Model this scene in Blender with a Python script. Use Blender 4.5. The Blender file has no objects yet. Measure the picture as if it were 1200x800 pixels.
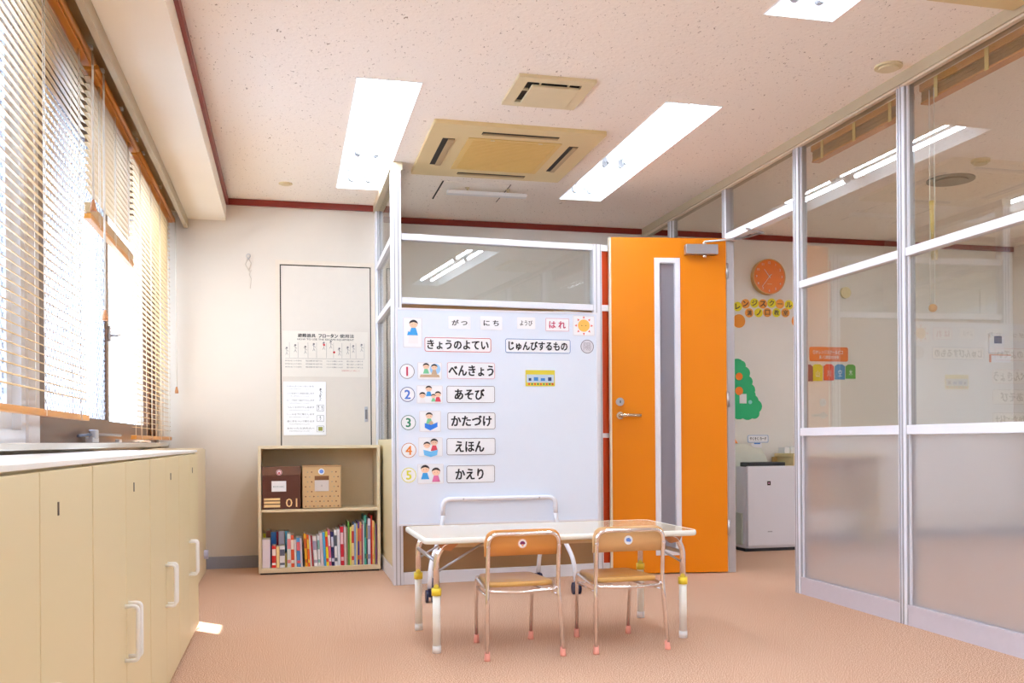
import bpy, bmesh, math, random
from mathutils import Vector, Matrix
random.seed(7)
C = bpy.context.scene.collection
PI = math.pi
# ------------------------------------------------------------------ camera
EYE = Vector((0, 0, 0.88)); YAW = 0.234; ROLL = -0.0069; FPX = 1104.48; HY = 517.08
fw = Vector((math.sin(YAW), math.cos(YAW), 0)); rt = Vector((math.cos(YAW), -math.sin(YAW), 0)); up = Vector((0, 0, 1))
rt, up = rt*math.cos(ROLL)+up*math.sin(ROLL), up*math.cos(ROLL)-rt*math.sin(ROLL)
cam = bpy.data.cameras.new('camera'); camo = bpy.data.objects.new('camera', cam); C.objects.link(camo)
M = Matrix.Identity(4)
for i in range(3):
    M[i][0] = rt[i]; M[i][1] = up[i]; M[i][2] = -fw[i]; M[i][3] = EYE[i]
camo.matrix_world = M
cam.sensor_width = 36; cam.sensor_fit = 'HORIZONTAL'; cam.lens = FPX/1200*36; cam.shift_y = (HY-400)/1200
cam.clip_start = 0.05
bpy.context.scene.camera = camo
# ------------------------------------------------------------------ world, sun, exposure
SKY_STRENGTH = 7.0; SUN_ENERGY = 22.0; TUBE_STRENGTH = 57.0; EXPOSURE = 0.06
w = bpy.data.worlds.new('daylight'); bpy.context.scene.world = w; w.use_nodes = True
bg = w.node_tree.nodes['Background']; bg.inputs[0].default_value = (0.76, 0.88, 1.0, 1); bg.inputs[1].default_value = SKY_STRENGTH
sun = bpy.data.lights.new('sun', 'SUN'); sun.energy = SUN_ENERGY; sun.angle = 0.01; sun.color = (1, 0.96, 0.9)
suno = bpy.data.objects.new('sun', sun); C.objects.link(suno); suno.location = (-6, 8, 9)
suno.rotation_euler = Vector((0.29, -0.31, -1.0)).to_track_quat('-Z', 'Y').to_euler()
pl = bpy.data.lights.new('window_daylight_portal', 'AREA'); pl.shape = 'RECTANGLE'; pl.size = 9.0; pl.size_y = 1.5; pl.cycles.is_portal = True
plo = bpy.data.objects.new('window_daylight_portal', pl); C.objects.link(plo); plo.location = (-0.97, 2.4, 1.65)
plo.rotation_euler = Vector((1, 0, 0)).to_track_quat('-Z', 'Z').to_euler()
vs = bpy.context.scene.view_settings
vs.view_transform = 'Standard'; vs.look = 'None'; vs.gamma = 1; vs.exposure = EXPOSURE; vs.use_curve_mapping = False
try:
    cy = bpy.context.scene.cycles; cy.max_bounces = 10; cy.diffuse_bounces = 6; cy.transparent_max_bounces = 24
    cy.use_denoising = True; cy.caustics_reflective = False; cy.sample_clamp_indirect = 6
except Exception: pass

# ------------------------------------------------------------------ pixel -> point on a real plane (1200x800 frame)
def ray(x, y): return FPX*fw + (x-600)*rt + (HY-y)*up
def onY(x, y, Y): d = ray(x, y); return EYE + d*(Y/d.y)
def onX(x, y, X): d = ray(x, y); return EYE + d*(X/d.x)
def onZ(x, y, Z): d = ray(x, y); return EYE + d*((Z-EYE.z)/d.z)

# ------------------------------------------------------------------ materials
def lin(c):
    out = []
    for v in c[:3]:
        v /= 255
        out.append(v/12.92 if v <= .04045 else ((v+.055)/1.055)**2.4)
    return (*out, 1)
MATS = {}
def mat(name, col, rough=.5, metal=0, var=.04, scale=20, bump=0, bscale=200, coat=0, spec=.5, alpha=None):
    if name in MATS: return MATS[name]
    m = bpy.data.materials.new(name); m.use_nodes = True; nt = m.node_tree; N = nt.nodes; L = nt.links
    b = N['Principled BSDF']
    b.inputs['Roughness'].default_value = rough; b.inputs['Metallic'].default_value = metal
    b.inputs['Coat Weight'].default_value = coat; b.inputs['Coat Roughness'].default_value = .06
    b.inputs['Specular IOR Level'].default_value = spec
    c = lin(col)
    tc = N.new('ShaderNodeTexCoord')
    if var:
        nz = N.new('ShaderNodeTexNoise'); nz.inputs['Scale'].default_value = scale; nz.inputs['Detail'].default_value = 3
        L.new(tc.outputs['Object'], nz.inputs['Vector'])
        mx = N.new('ShaderNodeMix'); mx.data_type = 'RGBA'
        mx.inputs[6].default_value = tuple(v*(1-var) for v in c[:3])+(1,); mx.inputs[7].default_value = tuple(min(1, v*(1+var)) for v in c[:3])+(1,)
        L.new(nz.outputs['Fac'], mx.inputs[0]); L.new(mx.outputs[2], b.inputs['Base Color'])
    else: b.inputs['Base Color'].default_value = c
    if bump:
        n2 = N.new('ShaderNodeTexNoise'); n2.inputs['Scale'].default_value = bscale; n2.inputs['Detail'].default_value = 2
        L.new(tc.outputs['Object'], n2.inputs['Vector'])
        bp = N.new('ShaderNodeBump'); bp.inputs['Strength'].default_value = bump; bp.inputs['Distance'].default_value = .002
        L.new(n2.outputs['Fac'], bp.inputs['Height']); L.new(bp.outputs[0], b.inputs['Normal'])
    MATS[name] = m; return m
def wood(name, c1, c2, rough=.4, axis=(1, 12, 12), coat=0):
    if name in MATS: return MATS[name]
    m = mat(name, c1, rough, var=0, coat=coat); N = m.node_tree.nodes; L = m.node_tree.links
    tc = N.new('ShaderNodeTexCoord'); mp = N.new('ShaderNodeMapping'); mp.inputs['Scale'].default_value = axis
    nz = N.new('ShaderNodeTexNoise'); nz.inputs['Scale'].default_value = 6; nz.inputs['Detail'].default_value = 4
    L.new(tc.outputs['Object'], mp.inputs[0]); L.new(mp.outputs[0], nz.inputs['Vector'])
    mx = N.new('ShaderNodeMix'); mx.data_type = 'RGBA'; mx.inputs[6].default_value = lin(c1); mx.inputs[7].default_value = lin(c2)
    L.new(nz.outputs['Fac'], mx.inputs[0]); L.new(mx.outputs[2], N['Principled BSDF'].inputs['Base Color']); return m
def emit(name, col, s):
    m = bpy.data.materials.new(name); m.use_nodes = True; N = m.node_tree.nodes; N.remove(N['Principled BSDF'])
    e = N.new('ShaderNodeEmission'); e.inputs[0].default_value = lin(col); e.inputs[1].default_value = s
    m.node_tree.links.new(e.outputs[0], N['Material Output'].inputs[0]); return m
def clear_glass(name, tint=(250, 252, 250), ior=1.9, haze=0.0):
    m = bpy.data.materials.new(name); m.use_nodes = True; nt = m.node_tree; N = nt.nodes; L = nt.links; N.remove(N['Principled BSDF'])
    tr = N.new('ShaderNodeBsdfTransparent'); tr.inputs[0].default_value = lin(tint)
    gl = N.new('ShaderNodeBsdfGlossy'); gl.inputs['Roughness'].default_value = 0.0
    fr = N.new('ShaderNodeFresnel'); fr.inputs[0].default_value = ior
    ge = N.new('ShaderNodeNewGeometry'); ma = N.new('ShaderNodeMath'); ma.operation = 'SUBTRACT'; ma.inputs[0].default_value = 1
    mu = N.new('ShaderNodeMath'); mu.operation = 'MULTIPLY'
    L.new(ge.outputs['Backfacing'], ma.inputs[1]); L.new(fr.outputs[0], mu.inputs[0]); L.new(ma.outputs[0], mu.inputs[1])
    base = tr
    if haze:
        d = N.new('ShaderNodeBsdfTranslucent'); d.inputs[0].default_value = (.9, .92, .95, 1)
        mh = N.new('ShaderNodeMixShader'); mh.inputs[0].default_value = haze
        L.new(tr.outputs[0], mh.inputs[1]); L.new(d.outputs[0], mh.inputs[2]); base = mh
    mx = N.new('ShaderNodeMixShader'); L.new(mu.outputs[0], mx.inputs[0]); L.new(base.outputs[0], mx.inputs[1]); L.new(gl.outputs[0], mx.inputs[2])
    L.new(mx.outputs[0], N['Material Output'].inputs[0]); return m
def frosted_glass(name, rough=.32, milk=.22, col=(235, 238, 240), refl=1.6):
    m = bpy.data.materials.new(name); m.use_nodes = True; nt = m.node_tree; N = nt.nodes; L = nt.links; N.remove(N['Principled BSDF'])
    g = N.new('ShaderNodeBsdfRefraction'); g.inputs['Roughness'].default_value = rough; g.inputs['IOR'].default_value = 1.02; g.inputs[0].default_value = lin(col)
    d = N.new('ShaderNodeBsdfDiffuse'); d.inputs[0].default_value = lin(col)
    t = N.new('ShaderNodeBsdfTranslucent'); t.inputs[0].default_value = lin(col)
    a = N.new('ShaderNodeMixShader'); a.inputs[0].default_value = .5; L.new(d.outputs[0], a.inputs[1]); L.new(t.outputs[0], a.inputs[2])
    b = N.new('ShaderNodeMixShader'); b.inputs[0].default_value = milk; L.new(g.outputs[0], b.inputs[1]); L.new(a.outputs[0], b.inputs[2])
    gl = N.new('ShaderNodeBsdfGlossy'); gl.inputs['Roughness'].default_value = .06
    fr = N.new('ShaderNodeFresnel'); fr.inputs[0].default_value = refl
    ge = N.new('ShaderNodeNewGeometry'); ma = N.new('ShaderNodeMath'); ma.operation = 'SUBTRACT'; ma.inputs[0].default_value = 1
    mu = N.new('ShaderNodeMath'); mu.operation = 'MULTIPLY'
    L.new(ge.outputs['Backfacing'], ma.inputs[1]); L.new(fr.outputs[0], mu.inputs[0]); L.new(ma.outputs[0], mu.inputs[1])
    mx = N.new('ShaderNodeMixShader'); L.new(mu.outputs[0], mx.inputs[0]); L.new(b.outputs[0], mx.inputs[1]); L.new(gl.outputs[0], mx.inputs[2])
    L.new(mx.outputs[0], N['Material Output'].inputs[0]); return m

# ceiling: mineral board with small dark pits
def ceiling_mat():
    m = mat('ceiling_board', (236, 220, 206), .9, var=0); N = m.node_tree.nodes; L = m.node_tree.links; b = N['Principled BSDF']
    tc = N.new('ShaderNodeTexCoord'); mp = N.new('ShaderNodeMapping'); mp.inputs['Scale'].default_value = (1, .55, 1)
    L.new(tc.outputs['Object'], mp.inputs[0])
    n1 = N.new('ShaderNodeTexNoise'); n1.inputs['Scale'].default_value = 90; n1.inputs['Detail'].default_value = 3.5; n1.inputs['Distortion'].default_value = 1.2
    L.new(mp.outputs[0], n1.inputs['Vector'])
    cr = N.new('ShaderNodeValToRGB'); cr.color_ramp.elements[0].position = .30; cr.color_ramp.elements[1].position = .34
    L.new(n1.outputs['Fac'], cr.inputs[0])
    mx = N.new('ShaderNodeMix'); mx.data_type = 'RGBA'; mx.inputs[6].default_value = lin((160, 140, 124)); mx.inputs[7].default_value = lin((250, 240, 229))
    L.new(cr.outputs[0], mx.inputs[0]); L.new(mx.outputs[2], b.inputs['Base Color'])
    bp = N.new('ShaderNodeBump'); bp.inputs['Strength'].default_value = .5; bp.inputs['Distance'].default_value = .004
    n2 = N.new('ShaderNodeTexNoise'); n2.inputs['Scale'].default_value = 45; n2.inputs['Detail'].default_value = 5; L.new(tc.outputs['Object'], n2.inputs['Vector'])
    L.new(n2.outputs['Fac'], bp.inputs['Height']); L.new(bp.outputs[0], b.inputs['Normal']); return m
def carpet_mat():
    m = mat('carpet', (214, 165, 135), .95, var=0, spec=.1); N = m.node_tree.nodes; L = m.node_tree.links; b = N['Principled BSDF']
    tc = N.new('ShaderNodeTexCoord'); n1 = N.new('ShaderNodeTexNoise'); n1.inputs['Scale'].default_value = 230; n1.inputs['Detail'].default_value = 5
    L.new(tc.outputs['Object'], n1.inputs['Vector'])
    cr = N.new('ShaderNodeValToRGB'); e = cr.color_ramp.elements
    e[0].position = .40; e[0].color = lin((156, 108, 80)); e[1].position = .60; e[1].color = lin((236, 202, 176))
    L.new(n1.outputs['Fac'], cr.inputs[0]); L.new(cr.outputs[0], b.inputs['Base Color'])
    bp = N.new('ShaderNodeBump'); bp.inputs['Strength'].default_value = .3; bp.inputs['Distance'].default_value = .004
    L.new(n1.outputs['Fac'], bp.inputs['Height']); L.new(bp.outputs[0], b.inputs['Normal']); return m
M_CEIL = ceiling_mat(); M_CARPET = carpet_mat()
M_WALL = mat('wallpaper', (219, 208, 195), .85, var=.02, scale=6, bump=.25, bscale=260)
M_BEAM = mat('beam_paint', (251, 242, 226), .8, var=.02, scale=4)
M_LIP = mat('valance_metal', (190, 176, 150), .5, var=.03)
M_RECESS = mat('recess_paint', (196, 172, 128), .6, var=.03)
M_RED = wood('red_brown_trim', (112, 26, 14), (140, 40, 24), .4)
M_BASE = mat('grey_baseboard', (150, 150, 160), .5)
M_ALU = mat('painted_aluminium', (234, 233, 238), .35, var=.02)
M_ALUD = mat('aluminium_shade_strip', (178, 174, 176), .4, metal=.3)
M_RAILTAN = mat('ceiling_rail_paint', (192, 176, 148), .5)
M_BROWN = mat('brown_sash_metal', (92, 58, 34), .35, metal=.3)
M_GLASS = clear_glass('partition_glass', (246, 248, 246), 2.4)
M_WINGLASS = clear_glass('window_glass', (250, 252, 255), 1.4)
M_WIRED = clear_glass('wired_glass', (226, 236, 250), 1.4, .12)
M_FROST = frosted_glass('frosted_film_glass', .42, .22, (244, 244, 246))
M_FROSTB = frosted_glass('patterned_brown_glass', .25, .75, (206, 168, 120))
M_CAB = mat('beige_steel', (222, 207, 164), .38, var=.02, scale=3)
M_CABTOP = mat('white_worktop', (246, 243, 236), .3)
M_WHITE = mat('white_plastic', (240, 240, 240), .35, var=.02)
M_WHITEP = mat('white_paint_metal', (240, 241, 246), .25, var=.01, coat=.3)
M_SHELF = mat('bookcase_beige', (224, 206, 172), .45, var=.03)
M_ORANGE = mat('orange_door_paint', (220, 126, 4), .38, var=.03, scale=2, spec=.3)
M_ORANGE2 = mat('door_reflection_orange', (190, 62, 12), .3, var=.03)  # colour of the orange door mirrored in the back partition glass
M_CHROME = mat('chrome', (246, 240, 238), .16, metal=1, var=0)
M_STEEL = mat('satin_steel', (190, 190, 196), .3, metal=.8, var=0)
M_BLACK = mat('black_rubber', (22, 22, 28), .5)
M_NAVY = mat('navy_caster_rubber', (24, 28, 66), .4)
M_SLAT = wood('blind_slat_wood', (222, 190, 142), (204, 164, 108), .4, (12, 1, 12))
M_SLATD = wood('blind_rail_wood', (216, 146, 58), (190, 118, 36), .35, (12, 1, 12))
M_SLATP = wood('gathered_slat_wood', (180, 128, 44), (146, 98, 26), .35, (12, 1, 12))
M_CORD = mat('cord_white', (238, 232, 220), .7)
M_CORDY = mat('cord_ochre', (226, 190, 110), .7)
M_ACP = mat('air_conditioner_cream', (222, 200, 150), .5, var=.02)
M_ACG = mat('air_conditioner_grille', (222, 190, 118), .55, var=.03)
M_VENT = mat('vent_cream', (222, 206, 168), .5)
M_DARK = mat('dark_slot', (40, 32, 24), .8)
M_REFL = mat('lamp_reflector_white', (248, 248, 248), .4, var=0)
M_TUBE = emit('lit_tube', (226, 240, 255), TUBE_STRENGTH)
M_TOP = mat('table_laminate', (240, 220, 180), .12, var=.02, coat=.5)
M_RIM = mat('table_edge_cream', (246, 246, 236), .3, var=.01)
M_YEL = mat('yellow_collar', (246, 218, 60), .4)
M_LEGW = mat('leg_cream', (253, 251, 244), .35)
M_SEAT = wood('chair_seat_ply', (220, 170, 96), (206, 152, 78), .35, (1, 6, 6), coat=.2)
M_BACK = wood('chair_back_ply', (222, 150, 74), (208, 134, 60), .35, (1, 6, 6), coat=.2)
M_BACK2 = wood('chair_back_pale_ply', (228, 180, 124), (216, 166, 108), .35, (1, 6, 6), coat=.2)
M_PINK = mat('pink_foot_cap', (238, 158, 140), .5)
M_BOARD = mat('whiteboard_enamel', (234, 242, 255), .12, var=.01, coat=.4)
M_PAPER = mat('paper_white', (246, 246, 248), .4, var=0, coat=.2)
M_PAPERC = mat('poster_cream', (228, 219, 206), .35, var=.02, coat=.3)
M_INK = mat('black_ink', (22, 20, 26), .5, var=0)
M_GREY = mat('grey_ink', (120, 116, 116), .5, var=0)
def flat(name, col, r=.5): return mat(name, col, r, var=0)

# ------------------------------------------------------------------ mesh helpers
def new(): return bmesh.new()
def box(bm, x0, x1, y0, y1, z0, z1, bev=0, mi=0):
    vs_ = [bm.verts.new(p) for p in [(x0,y0,z0),(x1,y0,z0),(x1,y1,z0),(x0,y1,z0),(x0,y0,z1),(x1,y0,z1),(x1,y1,z1),(x0,y1,z1)]]
    fs = [bm.faces.new([vs_[i] for i in f]) for f in [(0,3,2,1),(4,5,6,7),(0,1,5,4),(1,2,6,5),(2,3,7,6),(3,0,4,7)]]
    for f in fs: f.material_index = mi
    if bev:
        es = list({e for f in fs for e in f.edges})
        r = bmesh.ops.bevel(bm, geom=es, offset=bev, segments=2, affect='EDGES', profile=.6)
        for f in r['faces']: f.material_index = mi
def ring_sweep(bm, pts, r, seg=10, mi=0, caps=True, radii=None):
    pts = [Vector(p) for p in pts]; rings = []
    t0 = (pts[1]-pts[0]).normalized(); ref = Vector((0, 0, 1)) if abs(t0.z) < .9 else Vector((1, 0, 0))
    n = t0.cross(ref).normalized()
    for i, p in enumerate(pts):
        if i == 0: t = t0
        elif i == len(pts)-1: t = (pts[-1]-pts[-2]).normalized()
        else: t = ((pts[i+1]-p).normalized()+(p-pts[i-1]).normalized()).normalized()
        n = (n-t*n.dot(t)).normalized(); b = t.cross(n)
        rr = radii[i] if radii else r
        rings.append([bm.verts.new(p+(n*math.cos(a)+b*math.sin(a))*rr) for a in [2*PI*k/seg for k in range(seg)]])
    for A, B in zip(rings, rings[1:]):
        for k in range(seg):
            f = bm.faces.new((A[k], A[(k+1) % seg], B[(k+1) % seg], B[k])); f.smooth = True; f.material_index = mi
    if caps:
        f = bm.faces.new(rings[0][::-1]); f.material_index = mi
        f = bm.faces.new(rings[-1]); f.material_index = mi
def fillet(pts, rad, n=5):
    pts = [Vector(p) for p in pts]; out = [pts[0]]
    for a, p, b in zip(pts, pts[1:], pts[2:]):
        u = (a-p); v = (b-p); d = min(rad, u.length*.49, v.length*.49); A = p+u.normalized()*d; B = p+v.normalized()*d
        for k in range(n+1):
            t = k/n; out.append(A*(1-t)**2+p*2*t*(1-t)+B*t*t)
    out.append(pts[-1]); return out
def cyl(bm, p0, p1, r, seg=16, mi=0): ring_sweep(bm, [p0, p1], r, seg, mi)
def prism(bm, pts, y0, y1, mi=0, ax='y'):
    # pts in the (x,z) plane for ax y, (x,y) for ax z, (y,z) for ax x
    def P(p, t):
        return {'y': (p[0], t, p[1]), 'z': (p[0], p[1], t), 'x': (t, p[0], p[1])}[ax]
    a = [bm.verts.new(P(p, y0)) for p in pts]; b = [bm.verts.new(P(p, y1)) for p in pts]
    fs = [bm.faces.new(a), bm.faces.new(b[::-1])]
    for k in range(len(pts)): fs.append(bm.faces.new((a[k], b[k], b[(k+1) % len(pts)], a[(k+1) % len(pts)])))
    for f in fs: f.material_index = mi
def rrect(cx, cz, wd, ht, r, n=4):
    o = []
    for sx, sz, a0 in ((1, 1, 0), (-1, 1, 90), (-1, -1, 180), (1, -1, 270)):
        for k in range(n+1):
            a = math.radians(a0+90*k/n); o.append((cx+sx*(wd/2-r)+r*math.cos(a), cz+sz*(ht/2-r)+r*math.sin(a)))
    return o
def circ(cx, cz, r, n=20, rz=None): return [(cx+r*math.cos(2*PI*k/n), cz+(rz or r)*math.sin(2*PI*k/n)) for k in range(n)]
def frame(bm, outer, inner, y0, y1, mi=0, ax='y'):
    n = len(outer)
    def P(p, t): return {'y': (p[0], t, p[1]), 'z': (p[0], p[1], t), 'x': (t, p[0], p[1])}[ax]
    o0 = [bm.verts.new(P(p, y0)) for p in outer]; i0 = [bm.verts.new(P(p, y0)) for p in inner]
    o1 = [bm.verts.new(P(p, y1)) for p in outer]; i1 = [bm.verts.new(P(p, y1)) for p in inner]
    for k in range(n):
        j = (k+1) % n
        for q in ((o0[k], o0[j], i0[j], i0[k]), (o1[j], o1[k], i1[k], i1[j]), (o0[j], o0[k], o1[k], o1[j]), (i0[k], i0[j], i1[j], i1[k])):
            f = bm.faces.new(q); f.material_index = mi
WL = {}     # roots whose parts are given in world coordinates: their location
def obj(name, bm, m, parent=None, smooth=False):
    bmesh.ops.recalc_face_normals(bm, faces=bm.faces[:])
    me = bpy.data.meshes.new(name); 
    off = Vector((0, 0, 0))
    if parent is None:
        xs = [v.co for v in bm.verts]
        off = Vector(((min(v.x for v in xs)+max(v.x for v in xs))/2, (min(v.y for v in xs)+max(v.y for v in xs))/2, min(v.z for v in xs)))
    elif parent.name in WL: off = WL[parent.name]
    if off.length: bmesh.ops.translate(bm, verts=bm.verts[:], vec=-off)
    if smooth:
        for f in bm.faces: f.smooth = True
    bm.to_mesh(me); bm.free()
    for mm in (m if isinstance(m, (list, tuple)) else [m]): me.materials.append(mm)
    o = bpy.data.objects.new(name, me); C.objects.link(o)
    if parent is None: o.location = off; WL[o.name] = off
    else:
        o.parent = parent
        if parent.name in WL: WL[o.name] = off
    return o
def tag(o, label, cat, group=None, kind=None):
    o['label'] = label; o['category'] = cat
    if group: o['group'] = group
    if kind: o['kind'] = kind
    return o
def thing(name, label, cat, loc=(0, 0, 0), rz=0, group=None, world=False):
    o = bpy.data.objects.new(name, None); C.objects.link(o); o.location = loc; o.rotation_euler = (0, 0, rz); o.empty_display_size = .1
    if world: WL[o.name] = Vector(loc)
    return tag(o, label, cat, group)
def struct(name, bm, m, parent=None, world=True):
    o = obj(name, bm, m, parent)
    if parent is None: o['kind'] = 'structure'
    return o
def sroot(name, loc=(0, 0, 0), rz=0, world=False):
    o = bpy.data.objects.new(name, None); C.objects.link(o); o.location = loc; o.rotation_euler = (0, 0, rz); o['kind'] = 'structure'
    if world: WL[o.name] = Vector(loc)
    return o
def dup(root, loc=None, label=None):
    r = root.copy(); C.objects.link(r)
    if loc is not None: r.location = loc
    if label: r['label'] = label
    for ch in list(root.children):
        c = ch.copy(); C.objects.link(c); c.parent = r
        for g in list(ch.children):
            d = g.copy(); C.objects.link(d); d.parent = c
    return r
def share(name, o, parent, loc):
    c = o.copy(); c.name = name; C.objects.link(c); c.parent = parent; c.location = loc; return c
def lettering(body, x, z, h, y, m, parent, bold=.0, wd=None, name='lettering', back=False, italic=False, rz=0):
    """text centred at (x,z) on a plane of constant y facing -Y; h = glyph height; wd = wished width. Mesh in parent's frame."""
    c = bpy.data.curves.new('lettering', 'FONT'); c.body = body; c.size = 1; c.resolution_u = 2
    t = bpy.data.objects.new('lettering', c); C.objects.link(t); bpy.context.view_layer.update()
    dg = bpy.context.evaluated_depsgraph_get(); me = bpy.data.meshes.new_from_object(t.evaluated_get(dg))
    C.objects.unlink(t); bpy.data.objects.remove(t); bpy.data.curves.remove(c)
    xs = [v.co.x for v in me.vertices]; ys = [v.co.y for v in me.vertices]
    if not xs: return None
    cx = (min(xs)+max(xs))/2; cz = (min(ys)+max(ys))/2; W = max(xs)-min(xs); Hh = max(ys)-min(ys)
    sz = h/Hh; sx = (wd/W) if wd else sz
    off = WL.get(parent.name, Vector((0, 0, 0)))
    if bold:      # heavier strokes: the outline repeated a hair apart
        vv = [v.co.copy() for v in me.vertices]; ff = [tuple(p.vertices) for p in me.polygons]; V2 = []; F2 = []
        for k, (dx, dy) in enumerate(((0, 0), (1, .6), (-1, .6), (1, -.6), (-1, -.6))):
            n0 = len(V2); V2 += [(v.x+dx*bold*.7, v.y+dy*bold*.7, .00004*k) for v in vv]; F2 += [tuple(q+n0 for q in f) for f in ff]
        me = bpy.data.meshes.new(name); me.from_pydata(V2, [], F2)
    for v in me.vertices:
        lay = v.co.z if bold else 0
        a = (v.co.x-cx)*sx; b = (v.co.y-cz)*sz
        v.co = Vector((x+a*math.cos(rz)-b*math.sin(rz), y-lay, z+a*math.sin(rz)+b*math.cos(rz)))-off
    for p in me.polygons: p.use_smooth = False
    me.materials.clear(); me.materials.append(m)
    me.flip_normals() if me.polygons and me.polygons[0].normal.y > 0 else None
    o = bpy.data.objects.new(name, me); C.objects.link(o); o.parent = parent; me.name = name
    if parent.name in WL: WL[o.name] = off
    return o

# ================================================================== SETTING
CE = 2.607; XP = 2.87; YA = 6.93; YB = 7.25; XW = -0.86; XBACK = -2.6; XR = 6.4
bm = new(); box(bm, -1.0, XR+.1, XBACK-.1, YB+.1, -.1, 0); struct('floor', bm, M_CARPET)
# troughs: (x0,x1,y0,y1)
TR = [(.33, .645, 4.50, 6.48), (1.89, 2.205, 4.49, 6.45), (.33, .645, 1.50, 3.48), (1.89, 2.205, 1.50, 3.48),
      (.33, .645, -1.60, .38), (1.89, 2.205, -1.60, .38), (4.30, 4.615, -1.0, .98), (5.5, 5.815, 4.0, 5.98), (4.30, 4.615, 2.7, 4.68), (5.5, 5.815, .4, 2.38)]
xs = sorted({-1.0, XR+.1, *[t[0] for t in TR], *[t[1] for t in TR]}); ys = sorted({XBACK-.1, YB+.1, *[t[2] for t in TR], *[t[3] for t in TR]})
bm = new()
for xa, xb in zip(xs, xs[1:]):
    for ya, yb in zip(ys, ys[1:]):
        cx = (xa+xb)/2; cyy = (ya+yb)/2
        if any(t[0] < cx < t[1] and t[2] < cyy < t[3] for t in TR): continue
        box(bm, xa, xb, ya, yb, CE, CE+.16)
struct('ceiling', bm, M_CEIL)
bm = new(); box(bm, -1.0, .66, YA, YA+.1, 0, CE); struct('wall_back_left', bm, M_WALL)
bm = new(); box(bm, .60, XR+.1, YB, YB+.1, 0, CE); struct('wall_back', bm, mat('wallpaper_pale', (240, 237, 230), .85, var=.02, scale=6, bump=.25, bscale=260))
bm = new(); box(bm, .60, .66, YA+.1, YB, 0, CE); struct('wall_back_return', bm, M_WALL)
bm = new(); box(bm, XR, XR+.1, XBACK, YB, 0, CE); struct('wall_right', bm, M_WALL)
bm = new(); box(bm, -1.0, XR+.1, XBACK-.1, XBACK, 0, CE); struct('wall_front', bm, M_WALL)
bm = new(); box(bm, -1.0, XW, XBACK, YA, 0, .885); box(bm, -1.0, XW, XBACK, YA, 2.36, CE); box(bm, -1.0, XW, -2.6, -1.9, .885, 2.36)
struct('wall_left', bm, M_WALL)
# beam, valance, recess
bm = new(); box(bm, -.665, -.41, XBACK, YA, 2.45, CE); struct('ceiling_beam', bm, M_BEAM)
bm = new(); box(bm, -.69, -.665, XBACK, YA, 2.385, 2.56); struct('trim_1', bm, M_LIP)
bm = new(); box(bm, -.86, -.69, XBACK, YA, 2.50, 2.55); struct('trim_2', bm, M_RECESS)
# red-brown picture rails at the ceiling
bm = new(); box(bm, -.41, -.392, XBACK, YA, CE-.045, CE-.001); struct('trim_3', bm, M_RED)
bm = new(); box(bm, -.392, .66, YA-.016, YA, CE-.045, CE-.001); struct('trim_4', bm, M_RED)
bm = new(); box(bm, .66, XR, YB-.016, YB, CE-.045, CE-.001); struct('trim_5', bm, M_RED)
bm = new(); box(bm, -.86, .60, YA-.012, YA, 0, .085); struct('baseboard_back_left', bm, M_BASE)
bm = new(); box(bm, .66, XR, YB-.012, YB, 0, .085); struct('baseboard_back', bm, M_BASE)
bm = new(); box(bm, XR-.012, XR, XBACK, YB-.012, 0, .085); struct('baseboard_right', bm, M_BASE)
# window sill
bm = new(); box(bm, -1.0, -.80, XBACK, YA, .862, .886, .004); struct('window_sill', bm, mat('sill_aluminium', (206, 200, 192), .3, metal=.2))
# windows
def window(n, y0, y1, mull, wired, frm, jamb):
    r = sroot('window_%d' % n, (-.92, (y0+y1)/2, .886), world=True)
    x0, x1 = -.95, -.875
    b = new(); box(b, x0, x1, y0, y0+jamb, .886, 2.36); box(b, x0, x1, y1-jamb, y1, .886, 2.36)
    box(b, x0, x1, y0+jamb, y1-jamb, .886, .93); box(b, x0, x1, y0+jamb, y1-jamb, 2.30, 2.36)
    obj('window_frame', b, frm, r)
    edges = [y0+jamb, *mull, y1-jamb]
    for k, (a, c) in enumerate(zip(edges, edges[1:])):
        a2 = a+.0; c2 = c-.0
        s = new(); t = .06; xs0, xs1 = (-.935, -.905) if k % 2 else (-.905, -.877)
        box(s, xs0, xs1, a2, a2+t, .93, 2.30); box(s, xs0, xs1, c2-t, c2, .93, 2.30)
        box(s, xs0, xs1, a2+t, c2-t, .93, 1.0); box(s, xs0, xs1, a2+t, c2-t, 2.25, 2.30)
        so = obj('sash', s, frm, r)
        g = new(); box(g, (xs0+xs1)/2-.003, (xs0+xs1)/2+.003, a2+t, c2-t, 1.0, 2.25); obj('pane', g, M_WIRED if k in wired else M_WINGLASS, so)
        if k in wired:
            wr = new(); yy = a2+t; step = .05; H = 1.25; xx = (xs0+xs1)/2
            W = c2-t-yy
            k0 = -int(H/step)-1
            for q in range(k0, int(W/step)+1):
                ya_ = yy+q*step; pts = []
                lo = max(0, -q*step); hi = min(H, W-q*step)
                if hi-lo > .03: ring_sweep(wr, [(xx+.005, ya_+lo, 1.0+lo), (xx+.005, ya_+hi, 1.0+hi)], .0022, 4, caps=False)
                ya_ = yy+W-q*step
                lo = max(0, -q*step); hi = min(H, W-q*step)
                if hi-lo > .03: ring_sweep(wr, [(xx+.005, ya_-lo, 1.0+lo), (xx+.005, ya_-hi, 1.0+hi)], .0022, 4, caps=False)
            wo = obj('wire_mesh', wr, M_STEEL, so); wo['kind'] = 'stuff'
    return r
window(1, 3.69, 6.88, [5.12], (0,), M_BROWN, .07)
window(2, .50, 3.54, [2.05], (1,), mat('pale_sash_metal', (232, 235, 244), .35), .05)
window(3, -1.9, .35, [-.8], (), mat('pale_sash_metal', (0, 0, 0)), .05)
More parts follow.
